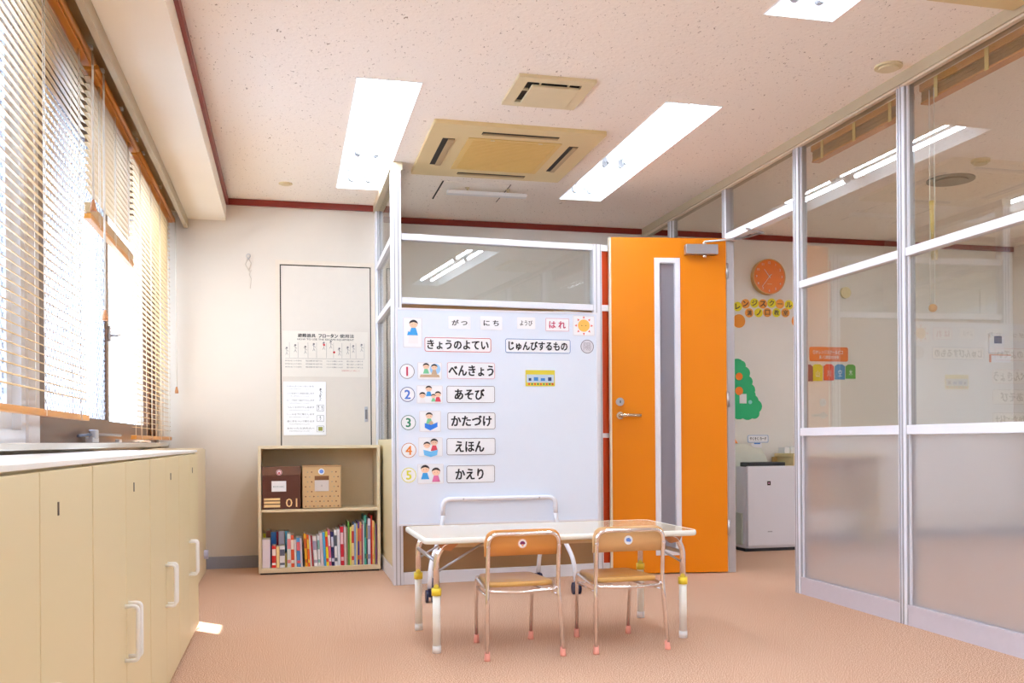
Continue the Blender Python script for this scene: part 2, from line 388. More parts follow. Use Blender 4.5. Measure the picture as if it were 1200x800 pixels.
bm = new(); box(bm, -1.0, -.865, 3.54, 3.69, .886, 2.36); struct('trim_6', bm, mat('window_post_white', (226, 222, 224), .5))
bm = new(); box(bm, -1.0, -.865, .35, .50, .886, 2.36); struct('trim_7', bm, MATS['window_post_white'])
# strip of wall between last window and back wall
bm = new(); box(bm, -1.0, XW, 6.88, YA, .886, 2.36); struct('wall_left_end', bm, M_WALL)

# ------------------------------------------------------------------ right glazed partition (x = XP)
def post(bm, x0, x1, y0, y1, z0, z1):
    box(bm, x0, x1, y0, y1, z0, z1, .003)
    # grooves: raised beads on both room faces
    for q in (.0, 1.0): pass
pr = sroot('partition_right', (XP, 4.5, 0), world=True)
posts = [6.72, 5.80, 4.89, 3.94, 2.95, 1.95, .95, -.05, -1.05]
bm = new(); box(bm, XP-.045, XP+.045, XBACK, YB, 2.555, CE); tr_ = obj('top_rail', bm, M_RAILTAN, pr)
bm = new(); box(bm, XP-.034, XP-.010, XBACK, YB, 2.545, 2.555); obj('glazing_channel', bm, mat('channel_cream', (224, 206, 184), .5), tr_)
for y in posts:
    z1 = 2.555
    b = new(); box(b, XP-.03, XP+.03, y-.042, y+.014, 0, z1, .003)
    po = obj('post', b, M_ALU, pr)
    b = new()
    for dy in (-.024, -.004): box(b, XP-.034, XP-.030, y+dy, y+dy+.007, .002, z1)
    box(b, XP-.026, XP+.026, y-.046, y-.042, .002, z1)
    obj('groove_strip', b, M_ALUD, po)
bounds = [YB]+posts+[XBACK]
for k, (a, b_) in enumerate(zip(bounds, bounds[1:])):
    ya, yb = b_+.014, a-(.042 if k else 0)
    if b_ == XBACK: ya = XBACK
    is_door = (k == 2)
    if is_door:      # doorway between posts 5.80 and 4.89
        b = new(); box(b, XP-.03, XP+.03, ya, yb, 2.20, 2.25, .003); obj('transom_rail', b, M_ALU, pr)
        g = new(); box(g, XP-.004, XP+.004, ya, yb, 2.25, 2.555); obj('pane', g, M_GLASS, pr)
        continue
    for z, hh in ((1.742, .040), (.900, .045)):
        b = new(); box(b, XP-.026, XP+.026, ya, yb, z, z+hh, .003); obj('rail', b, M_ALU, pr)
    b = new(); box(b, XP-.026, XP+.026, ya, yb, 0, .095); box(b, XP-.029, XP+.029, ya, yb, .083, .097); obj('base_rail', b, MATS.get('x') or mat('lilac_grey_aluminium', (206, 200, 208), .4, metal=.1), pr)
    for z0, z1, m_ in ((1.782, 2.555, M_GLASS), (.945, 1.742, M_GLASS), (.097, .900, M_FROST)):
        g = new(); box(g, XP-.004, XP+.004, ya, yb, z0, z1); obj('pane', g, m_, pr)
    bd_ = new()
    for z0, z1 in ((1.782, 2.555), (.945, 1.742), (.097, .900)):   # glazing beads
        box(bd_, XP-.016, XP-.006, ya, ya+.012, z0, z1); box(bd_, XP-.016, XP-.006, yb-.012, yb, z0, z1)
    obj('glazing_bead', bd_, M_ALU, pr)

# ------------------------------------------------------------------ side partition (x=.66) and back partition
ps = sroot('partition_left', (.66, 6.4, 0), world=True)
b = new(); box(b, .62, .70, 5.80, YA, 2.555, CE); obj('top_rail', b, M_RAILTAN, ps)
for y0, y1 in ((5.80, 5.88), (YA-.06, YA)):
    b = new(); box(b, .63, .69, y0, y1, 0, 2.555, .003); po = obj('post', b, M_ALU, ps)
    b = new(); box(b, .645, .651, y0-.003, y0, .002, 2.555); box(b, .669, .675, y0-.003, y0, .002, 2.555); obj('groove_strip', b, M_ALUD, po)
for z in (2.13, 1.742):
    b = new(); box(b, .635, .685, 5.88, YA-.06, z, z+.04, .003); obj('rail', b, M_ALU, ps)
b = new(); box(b, .635, .685, 5.88, YA-.06, 0, .095, .003); obj('base_rail', b, M_ALU, ps)
for z0, z1 in ((2.17, 2.555), (1.782, 2.13), (.90, 1.742)):
    g = new(); box(g, .656, .664, 5.88, YA-.06, z0, z1); obj('pane', g, M_GLASS, ps)
b = new(); box(b, .64, .68, 5.88, YA-.06, .095, .90); obj('panel', b, M_CAB, ps)
# back partition, local x along it, from post at (.66,5.84)
ang = math.atan2(.14, 2.2)
pb = sroot('partition_back', (.69, 5.84, 0), ang)
L1 = 1.30; LE = 2.17
for x0, x1, top in ((L1-.03, L1+.03, 2.17), ):
    b = new(); box(b, x0, x1, -.035, .035, 0, top, .003); po = obj('post', b, M_ALU, pb)
    b = new(); box(b, x0+.018, x0+.023, -.038, -.035, .002, top); box(b, x1-.012, x1-.008, -.038, -.035, .002, top); obj('groove_strip', b, M_ALUD, po)
for xa, xb in ((0, L1-.03), (L1+.03, LE)):
    for z0, z1 in ((2.13, 2.17), (1.735, 1.775), (0.0, .075)):
        b = new(); box(b, xa, xb, -.028, .028, z0, z1, .003); obj('base_rail' if z0 == 0 else 'rail', b, M_ALU, pb)
g = new(); box(g, 0, L1-.03, -.004, .004, 1.775, 2.13); obj('pane', g, M_GLASS, pb)
g = new(); box(g, 0, L1-.03, -.004, .004, .075, 1.735); obj('pane', g, M_FROSTB, pb)
for z0, z1 in ((1.775, 2.13), (.93, 1.735), (.075, .90)):
    b = new(); box(b, L1+.03, LE, -.012, .012, z0, z1); obj('panel', b, M_ORANGE2, pb)  # solid panels paint in the open door's reflection on this glass bay
b = new(); box(b, L1+.03, LE, -.02, .02, .90, .93); obj('rail', b, M_ALU, pb)

# ------------------------------------------------------------------ orange door (hinged at the doorway, standing open)
DH = (2.835, 5.745); DF = (2.06, 5.86)
dang = math.atan2(DF[1]-DH[1], DF[0]-DH[0]); DW = math.hypot(DF[0]-DH[0], DF[1]-DH[1])
# local x runs from the free edge to the hinge so text etc. read naturally
dr = sroot('door_1', (DF[0], DF[1], 0), math.atan2(DH[1]-DF[1], DH[0]-DF[0]))
s0, s1 = .305, .465; zt = 2.215; sb, st = .13, 2.075
b = new()
box(b, 0.012, s0, 0, .04, .008, zt); box(b, s1, DW, 0, .04, .008, zt); box(b, s0, s1, 0, .04, .008, sb); box(b, s0, s1, 0, .04, st, zt)
obj('leaf', b, M_ORANGE, dr)
b = new(); box(b, 0, .012, -.001, .041, .008, zt); obj('edge_strip', b, mat('door_edge_cream', (232, 218, 190), .4), dr)
b = new(); frame(b, [(s0-.006, sb-.006), (s1+.006, sb-.006), (s1+.006, st+.006), (s0-.006, st+.006)], [(s0+.03, sb+.03), (s1-.03, sb+.03), (s1-.03, st-.03), (s0+.03, st-.03)], -.008, .048)
frame(b, [(s0+.008, sb+.008), (s1-.008, sb+.008), (s1-.008, st-.008), (s0+.008, st-.008)], [(s0+.026, sb+.026), (s1-.026, sb+.026), (s1-.026, st-.026), (s0+.026, st-.026)], -.012, -.006)
vf = obj('viewing_frame', b, M_ALU, dr)
g = new(); box(g, s0+.03, s1-.03, .014, .022, sb+.03, st-.03); obj('pane', g, frosted_glass('door_frosted_glass', .3, .65, (214, 212, 220), 1.5), vf)
b = new(); prism(b, circ(.065, 1.135, .027), -.006, 0); prism(b, circ(.065, 1.135, .017), -.014, -.006); lk = obj('lock', b, M_STEEL, dr)
b = new(); box(b, .062, .068, -.0155, -.014, 1.127, 1.143); obj('keyhole', b, M_DARK, lk)
b = new(); prism(b, circ(.065, 1.045, .024), -.008, 0)
ring_sweep(b, fillet([(.065, 0, 1.045), (.065, -.05, 1.045), (.115, -.055, 1.046), (.195, -.05, 1.044)], .02), .011, 10)
obj('lever_handle', b, mat('brass_steel', (214, 196, 170), .25, metal=.9), dr)
b = new(); box(b, .50, .715, -.055, 0, 2.10, 2.165, .004); cl = obj('door_closer', b, M_STEEL, dr)
b = new(); cyl(b, (.63, -.03, 2.10), (.63, -.03, 2.08), .014); cyl(b, (.63, -.03, 2.165), (.63, -.03, 2.185), .012); obj('closer_spindle', b, M_CHROME, cl)
b = new(); ring_sweep(b, [(.63, -.03, 2.185), (.85, -.12, 2.19)], .007, 8); ring_sweep(b, [(.85, -.12, 2.19), (.93, -.30, 2.19), (.80, -.34, 2.205)], .007, 8)
obj('closer_arm', b, M_STEEL, cl)
for z in (.25, 1.1, 1.95):
    b = new(); cyl(b, (DW+.008, .0, z), (DW+.008, .0, z+.1), .009); obj('hinge', b, M_STEEL, dr)

# ================================================================== CEILING THINGS
def fixture(t, label, lamps, tube_parts=True):
    x0, x1, y0, y1 = t; cx = (x0+x1)/2; L = y1-y0; W = x1-x0
    r = thing('recessed_ceiling_light', label, 'ceiling light', (cx, (y0+y1)/2, CE), 0, 'recessed tube lights in the ceiling', world=True)
    b = new(); z = CE
    box(b, x0, x0+.004, y0, y1, z-.004, z+.12); box(b, x1-.004, x1, y0, y1, z-.004, z+.12); box(b, x0+.004, x1-.004, y0, y0+.004, z-.004, z+.12); box(b, x0+.004, x1-.004, y1-.004, y1, z-.004, z+.12)
    box(b, x0, x1, y0, y1, z+.12, z+.125)
    obj('housing', b, M_REFL, r)
    b = new(); prism(b, [(cx-.05, z+.119), (cx+.05, z+.119), (cx+.03, z+.07), (cx-.03, z+.07)], y0+.02, y1-.02); obj('reflector_ridge', b, M_REFL, r)
    for (ta, tb) in lamps:
        for dx in (-.055, .055):
            b = new(); cyl(b, (cx+dx, ta, z+.045), (cx+dx, tb, z+.045), .0135, 10); obj('tube', b, M_TUBE, r)
            for q, s in ((ta, -1), (tb, 1)):
                b = new(); prism(b, rrect(cx+dx, z+.055, .04, .055, .018), q, q+s*.02); cyl(b, (cx+dx, q-s*.012, z+.045), (cx+dx, q, z+.045), .017, 12); obj('lamp_holder', b, mat('lamp_holder_grey', (150, 150, 154), .5), r)
    return r
fixture(TR[0], 'recessed tube light left of the air conditioner, beside the glass partition post', [(4.56, 5.80), (5.86, 6.40)])
fixture(TR[1], 'recessed tube light right of the air conditioner, above the orange door', [(4.56, 5.65), (5.75, 6.37)])
fixture(TR[3], 'recessed tube light cut off by the top edge of the picture', [(1.56, 2.78), (2.85, 3.40)])
for i, t in enumerate((TR[2], TR[4], TR[5], TR[6], TR[7], TR[8], TR[9])):  # the next-room fixtures are out of view, added to brighten that room
    fixture(t, ['recessed tube light near the windows, overhead', 'recessed tube light near the windows, at the far end behind', 'recessed tube light in the middle, at the far end behind', 'added unseen tube light brightening the next room, behind the glass', 'added unseen tube light brightening the next room, by its far wall', 'added unseen tube light brightening the next room, level with the cabinets', 'added unseen tube light brightening the next room, rear corner'][i], [(t[2]+.06, t[2]+1.28), (t[2]+1.36, t[3]-.07)])
# air conditioner
r = thing('ceiling_air_conditioner', 'square cream ceiling air conditioner with four slots', 'air conditioner', (1.262, 5.485, CE), world=True)
ax0, ax1, ay0, ay1 = .776, 1.748, 4.99, 5.98
b = new(); z0 = CE-.022
inner = .24
prism(b, rrect((ax0+ax1)/2, (ay0+ay1)/2, ax1-ax0, ay1-ay0, .012), z0, CE, ax='z'); obj('panel', b, M_ACP, r)
b = new(); box(b, 1.0, 1.545, 5.19, 5.80, z0-.005, z0, .002); gr = obj('grille', b, M_ACG, r)
b = new()
for k in range(26): box(b, 1.03, 1.515, 5.225+k*.0215, 5.232+k*.0215, z0-.0075, z0-.005)
obj('grille_rib', b, M_ACG, gr)['kind'] = 'stuff'
for (x, y) in ((1.14, 5.20), (1.42, 5.20)):
    b = new(); box(b, x-.012, x+.012, y-.006, y+.006, z0-.010, z0-.005, .002); obj('catch', b, M_VENT, gr)
def slot(r, x0, x1, y0, y1, z0, long_x):
    b = new(); box(b, x0, x1, y0, y1, z0-.001, z0+.004); s = obj('air_slot', b, M_DARK, r)
    b = new()
    if long_x: box(b, x0+.004, x1-.004, y0+(y1-y0)*.35, y1-.006, z0-.008, z0-.002, .001)
    else: box(b, x0+(x1-x0)*.45, x1-.004, y0+.004, y1-.004, z0-.008, z0-.002, .001)
    obj('louver', b, mat('louver_taupe', (176, 150, 110), .5), s)
slot(r, 1.06, 1.50, 5.085, 5.125, z0, True); slot(r, 1.06, 1.50, 5.875, 5.915, z0, True)
slot(r, .86, .93, 5.23, 5.74, z0, False); slot(r, 1.60, 1.655, 5.23, 5.74, z0, False)
# ventilation grille
r = thing('ceiling_vent', 'small square cream ceiling vent with a raised central plate', 'vent', (1.262, 4.48, CE), world=True)
vx0, vx1, vy0, vy1 = 1.07, 1.452, 4.29, 4.67
b = new(); o_ = [(vx0, vy0), (vx1, vy0), (vx1, vy1), (vx0, vy1)]; d = .055; i_ = [(vx0+d, vy0+d), (vx1-d, vy0+d), (vx1-d, vy1-d), (vx0+d, vy1-d)]
frame(b, o_, i_, CE-.016, CE, ax='z'); obj('vent_frame', b, M_VENT, r)
b = new(); box(b, vx0+d, vx1-d, vy0+d, vy1-d, CE-.003, CE); obj('duct_opening', b, M_DARK, r)
b = new(); box(b, vx0+d+.028, vx1-d-.006, vy0+d+.028, vy1-d-.006, CE-.026, CE-.014, .003); obj('cover_plate', b, M_VENT, r)
for x in (1.19, 1.33):
    b = new(); box(b, x, x+.006, vy0+d, vy0+d+.03, CE-.016, CE-.004); obj('bracket', b, M_VENT, r)
b = new(); box(b, vx0+d, vx0+d+.03, 4.45, 4.456, CE-.016, CE-.004); obj('bracket', b, M_VENT, r)
# access hatch
r = thing('ceiling_access_hatch', 'flush square access hatch behind the ceiling air conditioner', 'hatch', (1.24, 6.39, CE), world=True)
b = new(); box(b, 1.02, 1.47, 6.17, 6.62, CE-.004, CE); obj('hatch_panel', b, M_CEIL, r)
b = new(); box(b, 1.010, 1.018, 6.165, 6.625, CE-.006, CE); box(b, 1.473, 1.475, 6.165, 6.625, CE-.005, CE); obj('joint', b, M_DARK, r)
# hanging white bar lamp
r = thing('linear_bar_lamp', 'slim white bar lamp hung behind the air conditioner', 'lamp', (1.33, 6.28, CE), world=True)
b = new(); box(b, 1.06, 1.61, 6.26, 6.31, CE-.055, CE-.03, .004); obj('lamp_bar', b, M_WHITE, r)
for x in (1.20, 1.48):
    b = new(); cyl(b, (x, 6.285, CE-.03), (x, 6.285, CE), .007, 10); prism(b, circ(x, 6.285, .016), CE-.008, CE, ax='z'); obj('hanger', b, M_VENT, r)
# detectors
def disc(name, x, y, r_, h, label, cat, m, z=CE):
    t = thing(name, label, cat, (x, y, z), world=True)
    b = new(); prism(b, circ(x, y, r_, 28), z-h*.5, z, ax='z'); obj('base_ring', b, m, t)
    b = new(); prism(b, circ(x, y, r_*.72, 24), z-h, z-h*.5, ax='z'); obj('cover', b, m, t); return t
disc('smoke_detector', 2.72, 3.84, .062, .018, 'round cream detector on the ceiling close to the glass partition', 'detector', M_VENT)
disc('ceiling_disc', 0.0, 6.45, .045, .01, 'small beige round disc on the ceiling left of the lights', 'disc', M_VENT)
p = onZ(1114, 210, CE); disc('round_air_diffuser', p.x, p.y, .15, .02, 'grey round air diffuser on the ceiling beyond the glass', 'vent', mat('diffuser_grey', (150, 146, 138), .5))
p = onZ(1149, 187, CE); disc('smoke_detector', p.x, p.y, .055, .03, 'small cream detector on the ceiling beyond the glass', 'detector', M_VENT)
# pale housing at the top edge
r = thing('ceiling_casing', 'cream casing at the ceiling, top right edge of the picture', 'casing', (2.5, 2.9, CE), world=True)
b = new(); box(b, 2.42, 2.82, 2.72, 3.18, CE-.03, CE, .004); obj('casing_panel', b, M_ACP, r)
b = new(); box(b, 2.50, 2.74, 2.80, 3.10, CE-.038, CE-.03, .003); obj('casing_cover', b, M_ACP, r)

# ================================================================== BLINDS
def blind(name, y0, y1, zb, label, gathered=0, wd=.018, tilt=.30, tapes=3, tassels=()):
    zt_ = 2.40; x = -.785
    r = thing(name, label, 'blind', (x, (y0+y1)/2, zb), 0, 'wooden slat blinds at the windows', world=True)
    b = new(); box(b, x-.028, x+.028, y0, y1, zt_, zt_+.035, .002); ring_sweep(b, [(x+.036, y0, zt_+.015), (x+.036, y1, zt_+.015)], .012, 10); hr = obj('head_rail', b, M_SLATD, r)
    for y in (y0+.1, (y0+y1)/2, y1-.1):
        b = new(); box(b, x-.005, x+.052, y-.012, y+.012, zt_+.03, zt_+.045, .002); obj('bracket', b, M_WHITE, hr)
    n = int((zt_-.02-(zb+.03+gathered*.004))/.030)
    b = new(); c, s = math.cos(tilt), math.sin(tilt); hw = wd/2; th = .0011
    sec = [(-hw, -.0), (0, .0014), (hw, 0), (hw, -th*2), (0, .0014-th*2), (-hw, -th*2)]
    sec = [(p[0]*c-p[1]*s, p[0]*s+p[1]*c) for p in sec]
    A = [b.verts.new((x+p[0], y0+.01, p[1])) for p in sec]; B = [b.verts.new((x+p[0], y1-.01, p[1])) for p in sec]
    for k in range(6): b.faces.new((A[k], A[(k+1) % 6], B[(k+1) % 6], B[k]))
    b.faces.new(A[::-1]); b.faces.new(B)
    for v in b.verts: v.co.z += zt_-.02
    first = obj('slat', b, M_SLAT, r)
    for k in range(1, n): share('slat', first, r, (0, 0, -.030*k))
    for k in range(gathered):
        g = new(); box(g, x-.0125, x+.0125, y0+.01, y1-.01, zb+.026+k*.0042, zb+.0285+k*.0042); obj('slat', g, M_SLAT, r)
    b = new(); box(b, x-.014, x+.014, y0+.008, y1-.008, zb, zb+.022, .003); obj('bottom_rail', b, M_SLATD, r)
    for k in range(tapes):
        y = y0+.18+(y1-y0-.36)*k/(tapes-1)
        b = new()
        for dx in (-.0135, .0135): ring_sweep(b, [(x+dx, y, zb+.01), (x+dx, y, zt_)], .0013, 5)
        ring_sweep(b, [(x+.0165, y+.012, zb), (x+.0165, y+.012, zt_)], .0015, 5)
        obj('ladder_cord', b, M_CORD, r)
    for (ty, tz) in tassels:
        b = new()
        for dd in (0, .012, .026): ring_sweep(b, [(x+.05, ty+dd, tz+.02), (x+.05, ty+dd, zt_+.02)], .002, 5)
        pc = obj('pull_cord', b, M_CORD, r)
        b = new(); ring_sweep(b, [(x+.05, ty+.01, tz-.025), (x+.05, ty+.01, tz-.01), (x+.05, ty+.01, tz+.02)], .01, 10, radii=[.012, .012, .005]); obj('cord_tassel', b, mat('tassel_wood', (196, 132, 84), .5), pc)
    return r
blind('slat_blind', 1.55, 4.08, .975, 'nearest lowered wooden slat blind, ending just above the sill', wd=.018, tilt=-.45, tapes=5, tassels=((3.97, 1.82),))
blind('slat_blind', -1.3, 1.50, .975, 'lowered wooden slat blind beside the camera, out of the picture', wd=.018, tilt=-.45, tapes=4)
blind('slat_blind', 4.12, 5.24, 1.80, 'half raised wooden slat blind with gathered slats over open window', gathered=10, wd=.022, tilt=.05, tassels=((4.2, 1.42),))
blind('slat_blind', 5.27, 6.85, .905, 'farthest wooden slat blind, lowered to the sill beside the back wall', tilt=-.12, tapes=4, tassels=((6.80, 1.25),))
# gathered blinds on the glass partition
def roll_blind(y0, y1, label, cord_y=None):
    x = XP+.075; r = thing('gathered_blind', label, 'blind', (x, (y0+y1)/2, 2.42), 0, 'raised slat blinds on the glass partition', world=True)
    b = new(); box(b, x-.025, x+.025, y0, y1, 2.52, 2.553, .002); obj('head_rail', b, M_SLATD, r)
    for k in range(7):
        b = new(); box(b, x-.022+.001*(k % 3), x+.022+.001*(k % 2), y0+.01, y1-.01, 2.470+k*.007, 2.4748+k*.007); obj('slat', b, M_SLATP, r)
    b = new(); box(b, x-.024, x+.024, y0+.008, y1-.008, 2.456, 2.467, .002); obj('bottom_rail', b, M_SLATD, r)
    n = 3
    for k in range(n):
        y = y0+.12+(y1-y0-.24)*k/(n-1); b = new(); box(b, x-.029, x-.025, y-.012, y+.012, 2.452, 2.55, .001); obj('ladder_tape', b, M_CORDY, r)
    if cord_y:
        b = new()
        for dd in (-.02, .012): ring_sweep(b, [(x-.03, cord_y+dd, 1.50), (x-.03, cord_y+dd, 2.50)], .0022, 5)
        pc = obj('pull_cord', b, M_CORD, r)
        b = new(); ring_sweep(b, [(x-.03, cord_y-.004, 1.80), (x-.03, cord_y-.004, 1.98)], .010, 8, radii=[.006, .014]); obj('cord_bundle', b, M_CORDY, pc)
        b = new(); bmesh.ops.create_uvsphere(b, u_segments=12, v_segments=8, radius=.019, matrix=Matrix.Translation((x-.03, cord_y-.004, 1.485))); obj('wooden_ball', b, mat('ball_wood', (226, 168, 110), .5), pc, True)
    return r
roll_blind(3.99, 4.84, 'raised wooden blind gathered above the glass bay beside the doorway')
roll_blind(3.0, 3.89, 'raised wooden blind with a hanging pull cord, right-hand glass bay', 3.80)

# ================================================================== WINDOW FITTINGS
r = thing('window_stay', 'dark metal window stay arm lying along the sill', 'window stay', (-.84, 4.5, .886), world=True)
b = new(); box(b, -.855, -.825, 4.42, 4.56, .888, .91, .003); box(b, -.85, -.83, 5.12, 5.2, .888, .905, .003); obj('base_plate', b, M_STEEL, r)
b = new(); ring_sweep(b, [(-.84, 4.2, .915), (-.84, 4.5, .925), (-.84, 5.22, .925)], .006, 8); obj('arm', b, mat('dark_steel', (86, 86, 98), .3, metal=.7), r)
b = new(); box(b, -.85, -.82, 4.46, 4.53, .905, .945, .005); obj('clamp', b, M_STEEL, r)
r = thing('window_latch', 'small grey metal latch on the dark window frame', 'latch', (-.87, 5.12, 1.40), world=True)
b = new(); box(b, -.877, -.868, 5.105, 5.135, 1.40, 1.48, .002); obj('backplate', b, M_STEEL, r)
b = new(); ring_sweep(b, fillet([(-.87, 5.12, 1.43), (-.84, 5.12, 1.43), (-.835, 5.19, 1.445)], .01), .007, 8); obj('lever', b, M_STEEL, r)
# plastic bag lump on sill end
bm = new(); bmesh.ops.create_icosphere(bm, subdivisions=3, radius=1, matrix=Matrix.Translation((0, 0, 0)))
for v in bm.verts:
    n = 1+.28*math.sin(v.co.x*7+v.co.y*5)*math.cos(v.co.z*9+v.co.y*4); v.co = Vector((-.835+v.co.x*.02*n, 5.95+v.co.y*.30*n, .886+.008+max(-1, v.co.z*n)*.008))
tag(obj('clear_plastic_bag', bm, mat('crumpled_plastic', (228, 218, 206), .15, coat=.5), smooth=True), 'crumpled clear plastic wrapping lying at the far end of the sill', 'plastic bag')

# ================================================================== LOW CABINETS UNDER THE WINDOW
CX = -.41
def cabinet(y0, ym, y1, label):
    r = thing('low_steel_cabinet', label, 'cabinet', (-.6, (y0+y1)/2, 0), 0, 'beige steel cabinets under the windows', world=True)
    b = new(); box(b, -.80, CX-.02, y0+.001, y1-.001, .03, .838); box(b, -.78, CX-.04, y0+.01, y1-.01, 0, .03); obj('body', b, M_CAB, r)
    for a, c, s in ((y0, ym, -1), (ym, y1, 1)):
        b = new(); box(b, CX-.02, CX, a+.002, c-.002, .035, .833, .0025); d = obj('door', b, M_CAB, r)
        hy = ym+s*.028
        b = new(); ring_sweep(b, fillet([(CX, hy, .322), (CX+.032, hy, .322), (CX+.032, hy, .462), (CX, hy, .462)], .012), .0055, 8); obj('handle', b, M_WHITE, d)
        if s > 0:
            b = new(); box(b, CX-.001, CX+.002, ym+.126, ym+.134, .75, .775, .001); obj('lock', b, mat('lock_dark', (90, 84, 78), .4, metal=.5), d)
cabinet(.50, .92, 1.33, 'nearest beige steel cabinet beneath the windows, out of the picture')
cabinet(1.34, 1.745, 2.19, 'beige two-door steel cabinet cut off by the left edge of the picture')
cabinet(2.195, 2.62, 3.06, 'beige two-door steel cabinet second from the picture edge, large handles')
cabinet(3.065, 3.455, 3.855, 'beige two-door steel cabinet third from the picture edge')
cabinet(3.86, 4.25, 4.65, 'beige two-door steel cabinet farthest in the joined window row')
bm = new(); box(bm, -.80, CX-.002, .50, 4.652, .839, .850, .002)
tag(obj('worktop', bm, M_CABTOP), 'long pale worktop laid over the row of steel cabinets', 'worktop')
# low narrow cabinet standing farther back
r = thing('narrow_cabinet', 'narrow beige cabinet standing behind the cabinet row near back wall', 'cabinet', (-.68, 6.25, 0), world=True)
b = new(); box(b, -.84, -.545, 6.0, 6.56, .02, .85, .003); box(b, -.82, -.55, 6.02, 6.54, 0, .02); obj('body', b, M_SHELF, r)
b = new(); box(b, -.545, -.53, 6.005, 6.555, .03, .845, .002); dd_ = obj('door', b, M_SHELF, r)
b = new(); prism(b, circ(6.42, .16, .03), -.53, -.505, ax='x'); obj('round_knob', b, mat('pale_lilac_plastic', (190, 190, 214), .3), dd_)

# ================================================================== BACK-LEFT WALL THINGS
r = sroot('door_2', (.28, YA, 0), world=True)
y = YA
b = new(); frame(b, [(-.075, .0), (.628, .0), (.628, 2.185), (-.075, 2.185)], [(-.045, .001), (.600, .001), (.600, 2.155), (-.045, 2.155)], y-.018, y+.01); obj('door_frame', b, mat('door_frame_beige', (222, 208, 190), .6), r)
b = new(); box(b, -.037, .592, y-.010, y+.005, .006, 2.147); lf = obj('leaf', b, mat('cupboard_door_beige', (219, 208, 195), .55, var=.02), r)
b = new(); box(b, -.045, .600, y-.002, y+.006, 0, 2.156); obj('joint', b, M_DARK, r)
b = new(); box(b, .548, .572, y-.014, y-.010, 1.03, 1.14, .002); hp = obj('flush_pull', b, M_STEEL, lf)
b = new(); box(b, .552, .568, y-.0148, y-.0138, 1.05, 1.12); obj('pull_recess', b, M_GREY, hp)
# posters
def poster(name, label, x0, x1, z0, z1, y, m):
    b = new(); box(b, x0, x1, y-.002, y, z0, z1); o = obj(name, b, m); tag(o, label, 'poster'); return o
yp = YA-.0105
po = poster('instruction_poster', 'wide cream poster with black title on the wall cupboard door', -.028, .575, 1.355, 1.682, yp, M_PAPERC)
yt = yp-.0028
lettering('避難器具', .140, 1.650, .026, yt, M_INK, po, .03, .125); lettering('フロータン', .292, 1.650, .028, yt, M_INK, po, .06, .135); lettering('使用法', .425, 1.650, .026, yt, M_INK, po, .03, .10)
lettering('HOW TO USE THE ESCAPE EQUIPMENT', .275, 1.622, .014, yt, M_INK, po, .01, .40)
def fig(bm, x, z, s, y):   # small line figure
    prism(bm, circ(x, z+.9*s, .13*s, 8), y-.0004, y)
    for a, b_ in (((0, .75), (0, .3)), ((0, .3), (-.15, 0)), ((0, .3), (.15, 0)), ((0, .65), (.22, .45)), ((0, .65), (-.2, .8))):
        p, q = Vector((x+a[0]*s, z+a[1]*s)), Vector((x+b_[0]*s, z+b_[1]*s)); n = Vector((-(q-p).y, (q-p).x)).normalized()*.02*s
        prism(bm, [tuple(p-n), tuple(q-n), tuple(q+n), tuple(p+n)], y-.0004, y)
b = new()
for k, (x, z) in enumerate([(0.0, 1.51), (.06, 1.53), (.13, 1.52), (.19, 1.54), (.26, 1.55), (.31, 1.56), (.37, 1.51), (.43, 1.52), (.47, 1.53), (.53, 1.54)]): 
    fig(b, x, z, .055, yt)
    box(b, x+.018, x+.0195, yt-.0003, yt, 1.49, 1.60)
box(b, -.01, .55, yt-.0003, yt, 1.484, 1.4855)
obj('drawing', b, M_GREY, po)
b = new()
for x, z in ((.262, 1.585), (.333, 1.532)): prism(b, circ(x, z, .008, 10), yt-.0006, yt)
obj('red_dot', b, flat('red_ink', (206, 30, 40)), po)
for k, s in enumerate(['本体を取り出しフックに掛ける', '安全を確かめて投下する', 'ベルトを胸にしめる', '壁に向かって降りる']):
    for j in range(3):
        lettering(s, .045+k*.145, 1.468-j*.022, .010, yt, M_GREY, po, .01, .115)
lettering('注意事項をよく読むこと', .45, 1.40, .010, yt, flat('faded_red_ink', (206, 120, 110)), po, .01, .13)
po = poster('notice_sheet', 'narrow white notice sheet taped below the cream poster', -.025, .272, .935, 1.318, yp-.0026, M_PAPER)
yt = yp-.0052
for k in range(7):
    z = 1.285-k*.050
    lettering(['ひなんきぐのつかいかた', 'ふたをあけて本体を出します', 'ロープを外へ投げ下ろします', 'ベルトをかけてしめます', 'リールを下に落とします', '壁に手をついて降ります', 'おわったら次の人へ'][k], .095, z, .013, yt, M_GREY, po, .01, .19)
    lettering('かならず大人といっしょに', .085, z-.020, .009, yt, M_GREY, po, 0, .14)
b = new()
for k in range(3): frame(b, rrect(.232, 1.13-.075*k, .05, .045, .003, 1), rrect(.232, 1.13-.075*k, .047, .042, .003, 1), yt-.0004, yt)
fig(b, .22, 1.115, .03, yt); fig(b, .245, 1.115, .028, yt); fig(b, .232, 1.04, .03, yt); fig(b, .235, 1.22, .05, yt); fig(b, .232, 1.18, .04, yt)
obj('drawing', b, M_INK, po)
b = new(); box(b, .218, .248, yt-.0006, yt, .966, .994); obj('picture', b, flat('olive_ink', (150, 150, 70)), po)
